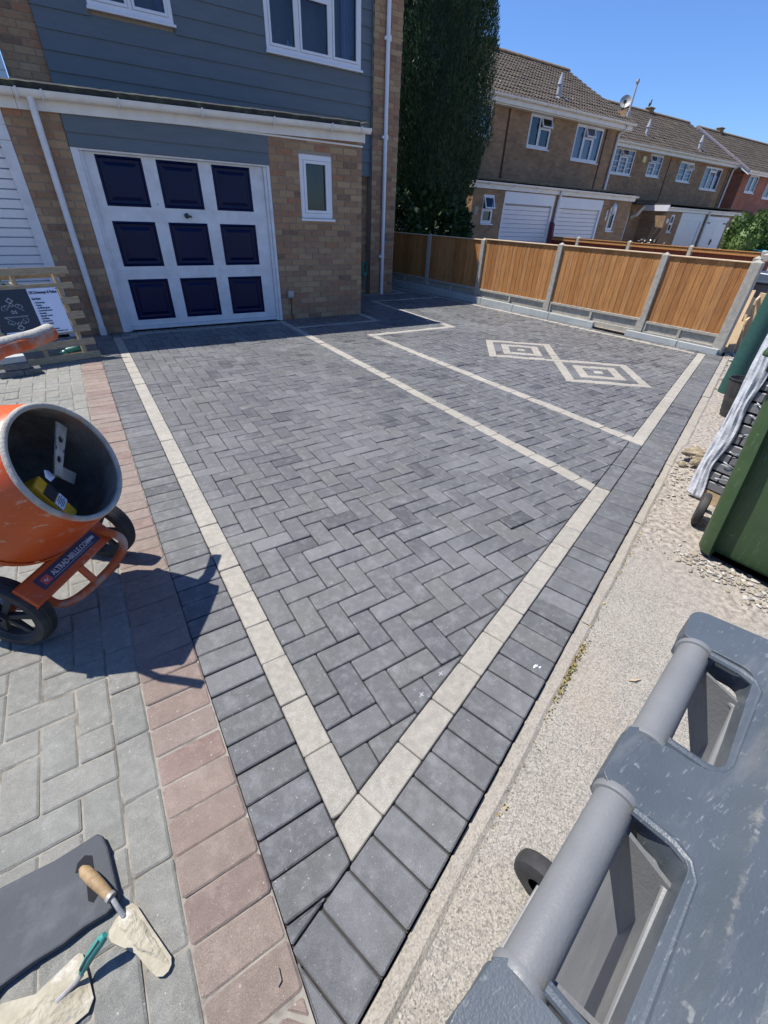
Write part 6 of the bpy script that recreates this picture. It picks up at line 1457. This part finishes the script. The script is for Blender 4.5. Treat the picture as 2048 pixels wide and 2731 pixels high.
m_ = 20; F = [(r*m_+k, r*m_+(k+1) % m_, (r+1)*m_+(k+1) % m_, (r+1)*m_+k) for r in range(len(lv)-1) for k in range(m_)] + [tuple(range(m_)), tuple((len(lv)-1)*m_+k for k in range(m_))]
B_.add(vs, F); B_.build('body', M_GREENBIN, gn, smooth=True)
B_ = MB(); B_.hexa([(2.13, -.55, .992), (2.74, -.55, .992), (2.74, .24, .992), (2.12, .24, .992), (2.15, -.53, 1.05), (2.72, -.53, 1.05), (2.72, .22, 1.07), (2.14, .22, 1.07)]); B_.build('lid', M_GREENBIN, gn, bevel=.02, seg=3)
for c in (Vector((2.475, .235, .070)), Vector((2.52, -.56, .070))):
    B_ = MB(); B_.lathe([(.03, -.020), (.080, -.022), (.096, -.016), (.101, 0), (.096, .016), (.080, .022), (.03, .020), (.001, .014)], c, (-.30, .95, 0), 36); B_.build('wheel', M_BLACK, gn, smooth=True)
B_ = MB(); B_.tube([(2.475, .235, .07), (2.52, -.56, .07)], .010, 10); B_.build('axle', M_STEEL, gn, smooth=True)
for k, (z, y, l) in enumerate(((.35, -.02, .03), (.33, -.035, .02), (.42, .0, .015))):
    B_ = MB(); B_.obox((2.163+.02*k, y, z), (.001, 0, 0), (0, l*.15, 0), (0, .004, l)); 

# ---- pack of paving blocks in torn film
pkx, pky = 2.775, .42
pc = thing('paver_pack', 'pack of dark paving blocks in torn white film beside the green bin', 'paver pack', (3.2, -.1, 0))
for k in range(15):
    z = .06+.0645*k; n = 0; y = pky-.012
    while y > -.62:
        l = .2 if (k+n) % 2 == 0 else .1; B_ = MB(); B_.obox((pkx+.05+R.uniform(-.003, .003), y-l/2, z+.03), (.05, 0, 0), (0, l/2-.002, 0), (0, 0, .0265)); B_.build('packed_block', M_PACK, pc, bevel=.004, seg=1); y -= l; n += 1
B_ = MB(); B_.box(pkx+.105, pkx+.92, -.6, pky-.01, .06, 1.02); B_.build('pack_core', M_PACK, pc)
B_ = MB()
for x in (pkx+.05, pkx+.45, pkx+.85): B_.box(x-.05, x+.05, -.6, pky-.02, -.03, .055)
B_.build('base_batten', M_PALLET, pc)
# film: crumpled sheet round the visible corner and a torn flap
def sheet(name, fn, nu, nv, matl, parent, th=.0015):
    vs = [fn(i/nu, j/nv) for i in range(nu+1) for j in range(nv+1)]; fs = [(i*(nv+1)+j, (i+1)*(nv+1)+j, (i+1)*(nv+1)+j+1, i*(nv+1)+j+1) for i in range(nu) for j in range(nv)]
    B_ = MB(); B_.add(vs, fs); o = B_.build(name, matl, parent, smooth=True, origin=False); s_ = o.modifiers.new('solid', 'SOLIDIFY'); s_.thickness = th; return o
rn = np.random.RandomState(5); nzv = rn.normal(0, 1, (60, 60))
def wr(u, v, a): return a*(math.sin(u*23+v*7)+.7*math.sin(u*11-v*29+1)+.5*math.sin(v*61+u*5))
sheet('torn_film', lambda u, v: (pkx-.012-.012*(1-abs(2*u-1))+wr(u, v, .0028), pky+.018-.085*u-.010*u*math.sin(v*17+1)+.006*math.sin(v*9), -.01+1.04*v), 12, 80, M_FILM, pc)
sheet('torn_film', lambda u, v: (pkx+.02+.85*u, pky+.022+wr(u, v, .006), -.01+1.05*v), 14, 40, M_FILM, pc)
for k in range(9):
    z = .14+.10*k; sheet('film_strand', lambda u, v, z=z, k=k: (pkx-.010-.006*math.sin(u*19+k), pky-.09-.32*u, z+.014*v+.018*math.sin(u*7+k*2)+wr(u, v, .004)), 18, 3, M_SHRINK, pc)

# ---- green roll standing behind, black bucket, broken crate, blue bin
B_ = MB(); B_.lathe([(.001, 0), (.094, 0), (.095, .02), (.095, 1.42), (.085, 1.43), (.085, 1.3), (.001, 1.3)], (5.40, 1.34, -.03), (.005, -.01, 1), 40); tag(B_.build('green_roll', M_PIPE, smooth=True), 'upright dark green roll standing on rubble near the fence end', 'roll')
bu_ = thing('bucket', 'black ribbed bucket half filled with rubble beside the green roll', 'bucket', (4.66, .95, 0))
bp = [(.001, 0), (.105, 0)] + [(.105+.045*t+.0035*(k % 2), .34*t) for k, t in enumerate([i/16 for i in range(1, 17)])] + [(.158, .345), (.158, .352), (.146, .352), (.144, .33), (.12, .12), (.001, .12)]
B_ = MB(); B_.lathe(bp, (4.66, .97, -.03), (.03, .05, 1), 32); B_.build('bucket_body', M_BLACK, bu_, smooth=True)
B_ = MB(); B_.lathe([(.001, .31), (.06, .315), (.14, .28)], (4.66, .97, -.03), (.03, .05, 1), 16); B_.build('bucket_fill', M_STONE, bu_)
cr = thing('broken_pallet', 'pale broken pallet boards leaning behind the last fence post', 'pallet', (7.55, 2.25, 0))
for k, (p0, p1) in enumerate([((7.42, 2.28, -.02), (7.62, 2.36, .76)), ((7.52, 2.18, -.02), (7.55, 2.30, .46)), ((7.70, 2.26, -.02), (7.66, 2.22, .74)), ((7.40, 2.20, -.02), (7.48, 2.26, .38))]):
    a, b = Vector(p0), Vector(p1); d = (b-a).normalized(); s_ = d.cross(Vector((1, 0, 0))).normalized(); B_ = MB(); B_.obox((a+b)/2, d*(b-a).length/2, s_*.045, s_.cross(d)*.011); B_.build('board', M_RAIL, cr, bevel=.003)
for zz in (.16, .40, .66):
    B_ = MB(); B_.obox((7.6, 2.24, zz), (.16, .04, .02), (0, 0, .035), (.0, .012, 0)); B_.build('cross_board', M_RAIL, cr, bevel=.003)
fb_ = thing('wheelie_bin', 'dark blue-grey bin whose pale edged lid shows behind the fence end', 'wheelie bin', (8.1, 2.3, 0))
B_ = MB(); B_.hexa([(7.85, 1.9, -.04), (8.3, 1.9, -.04), (8.3, 2.4, -.04), (7.85, 2.4, -.04), (7.8, 1.8, .84), (8.4, 1.8, .84), (8.4, 2.52, .84), (7.8, 2.52, .84)]); B_.build('body', M_GREYBODY, fb_, bevel=.02)
B_ = MB(); B_.hexa([(7.74, 1.74, .842), (8.46, 1.74, .842), (8.46, 2.56, .842), (7.74, 2.56, .842), (7.78, 1.78, .95), (8.42, 1.78, .95), (8.42, 2.52, .97), (7.78, 2.52, .97)]); B_.build('lid', M_FARBIN, fb_, bevel=.015)
# stub fence end behind the last post
st_ = thing('fence_stub', 'short grey concrete post and panel end leaning behind the last fence post', 'fence', (8.4, 3.0, 0))
post(0, 1.13, .05, st_, Vector((8.30, 2.72, 0))); post(0, 1.16, .05, st_, Vector((8.95, 2.86, 0)))
B_ = MB(); B_.box(8.36, 8.89, 2.76, 2.80, .1, 1.06); B_.build('panel', M_REDW, st_)
# ---- rubble, lumps and litter on the footway
def rocks(name, spots, matl, seed, kind='stuff'):
    r_ = random.Random(seed); mb = MB()
    ico = [(0,0,1), (.89,0,.45), (.28,.85,.45), (-.72,.53,.45), (-.72,-.53,.45), (.28,-.85,.45), (.72,.53,-.45), (-.28,.85,-.45), (-.89,0,-.45), (-.28,-.85,-.45), (.72,-.53,-.45), (0,0,-1)]
    fc = [(0,1,2), (0,2,3), (0,3,4), (0,4,5), (0,5,1), (1,6,2), (2,7,3), (3,8,4), (4,9,5), (5,10,1), (6,7,2), (7,8,3), (8,9,4), (9,10,5), (10,6,1), (11,7,6), (11,8,7), (11,9,8), (11,10,9), (11,6,10)]
    for x, y, z, s_ in spots:
        a, b, c = s_*r_.uniform(.6, 1.5), s_*r_.uniform(.5, 1.1), s_*r_.uniform(.25, .7); t = r_.uniform(0, 6.3); ct, st__ = math.cos(t), math.sin(t)
        vs = []
        for p in ico: k = r_.uniform(.75, 1.2); X, Y, Z = p[0]*a*k, p[1]*b*k, p[2]*c*k; vs.append((x+ct*X-st__*Y, y+st__*X+ct*Y, z+Z))
        mb.add(vs, fc)
    o = mb.build(name, matl, origin=False)
    if kind: o['kind'] = kind
    return o
r_ = random.Random(11); sp = []
for i in range(620):       # band of crushed stone in front of the green bin
    t = r_.random()**.8; x = 2.10+.12*r_.gauss(0, .45)+.06*t; y = .13-.75*t+r_.gauss(0, .03); sp.append((x, y, -.026+.004, r_.choice((.004, .006, .009, .014)) * (1.3 if r_.random() < .08 else 1)))
for i in range(900):       # scattered grit over the soil-stained belt
    x = r_.uniform(1.95, 4.7); y = r_.uniform(.10, .36*x); 
    if x*NN[0]+y*NN[1] > .34: sp.append((x, y, -.024, r_.choice((.002, .003, .0045, .007))))
for i in range(300):
    x = r_.gauss(3.0, .35); y = r_.gauss(.60, .10)
    if x*NN[0]+y*NN[1] > .36: sp.append((x, y, -.02, r_.choice((.004, .007, .011))))
for i in range(900):
    x = r_.uniform(5.2, 8.2); y = x*.346-.35*r_.random()+.05*r_.gauss(0, 1)
    if x*NN[0]+y*NN[1] > .37: sp.append((x, y, -.02, r_.choice((.006, .010, .016, .028))))
for i in range(420):
    x = r_.uniform(6.9, 8.2); y = r_.uniform(1.9, 2.35); 
    if x*NN[0]+y*NN[1] > .33: sp.append((x, y, -.01, r_.choice((.01, .018, .03))))
for i in range(140):
    t = r_.uniform(-.5, 3.2); sp.append((*road(t, .362+abs(r_.gauss(0, .012))), -.026, r_.choice((.002, .003, .004))))
rocks('rubble', sp, M_STONE, 4)
big = thing('clay_lump', 'large dried clay and flint lump on the edge of the footway', 'rock', (3.28, .64, 0))
o = rocks('lump', [(3.30, .67, .045, .105), (3.22, .60, .02, .07), (3.40, .66, .0, .075), (3.16, .66, -.01, .05), (3.33, .60, .05, .06)], M_CLAY, 9, None); o.parent = big; o.location = pinv(big) @ Vector((0, 0, 0))
tx_ = bpy.data.textures.new('lump_relief', 'CLOUDS'); tx_.noise_scale = .05; sb = o.modifiers.new('s', 'SUBSURF'); sb.subdivision_type = 'SIMPLE'; sb.levels = sb.render_levels = 4; dm = o.modifiers.new('d', 'DISPLACE'); dm.texture = tx_; dm.strength = .05; dm.texture_coords = 'LOCAL'
# twig and dry weeds along the edge strip
B_ = MB(); B_.tube([(1.10, -.20, -.022), (1.12, -.215, -.020), (1.145, -.222, -.022)], [.002, .0035, .002], 6); tag(B_.build('twig', M_RAIL), 'small pale wood splinter lying on the footway', 'twig')
P_ = []; 
for i in range(420):
    t = r_.gauss(.86, .10) if i % 3 else r_.uniform(.1, 2.9); P_.append((*road(t, .358+r_.gauss(0, .006)), -.028))
tufts('dry_weeds', P_, [(0, 0, 1)]*len(P_), .012, mat('dry_weed', [(.30,.20,.06), (.42,.34,.12)], rough=.8, rnd='isl', rcols=[(.38,.26,.08), (.28,.30,.08), (.45,.36,.18)], amp=.4), kind='stuff', up=.5, wid=.3)

# chalk crosses on two cut blocks, dried mortar splash on a border block
def gnd(x, y, z=0.):
    q = RC.transposed() @ Vector(((x-1024)/1139.159, (y-1365.5)/1139.159, 1.)); t = (z-CAM.z)/q.z; return CAM+q*t
def blob(name, x, y, r, matl, seed):
    r_ = random.Random(seed); n = 14; B_ = MB(); ring = [(x+r*math.cos(2*math.pi*k/n)*r_.uniform(.5, 1.3), y+.55*r*math.sin(2*math.pi*k/n)*r_.uniform(.5, 1.3)) for k in range(n)]
    B_.add([(a, b, .0012) for a, b in ring]+[(x+(a-x)*.6, y+(b-y)*.6, .0035) for a, b in ring], [(k, (k+1) % n, n+(k+1) % n, n+k) for k in range(n)]+[tuple(range(n, 2*n))]); return B_.build(name, matl, driveway)
blob('mortar_splash', .814, .0247, .012, M_SIGNW, 2); blob('mortar_splash', .826, .012, .007, M_SIGNW, 3)
for (x, y) in ((.470, .1908), (.3548, .1582)):
    B_ = MB(); B_.obox((x, y, .0022), (.011, .004, 0), (-.0004, .0009, 0), (0, 0, .0003)); B_.obox((x, y, .0023), (.003, -.009, 0), (.0009, .0003, 0), (0, 0, .0003)); B_.build('chalk_cross', M_CURT, driveway)
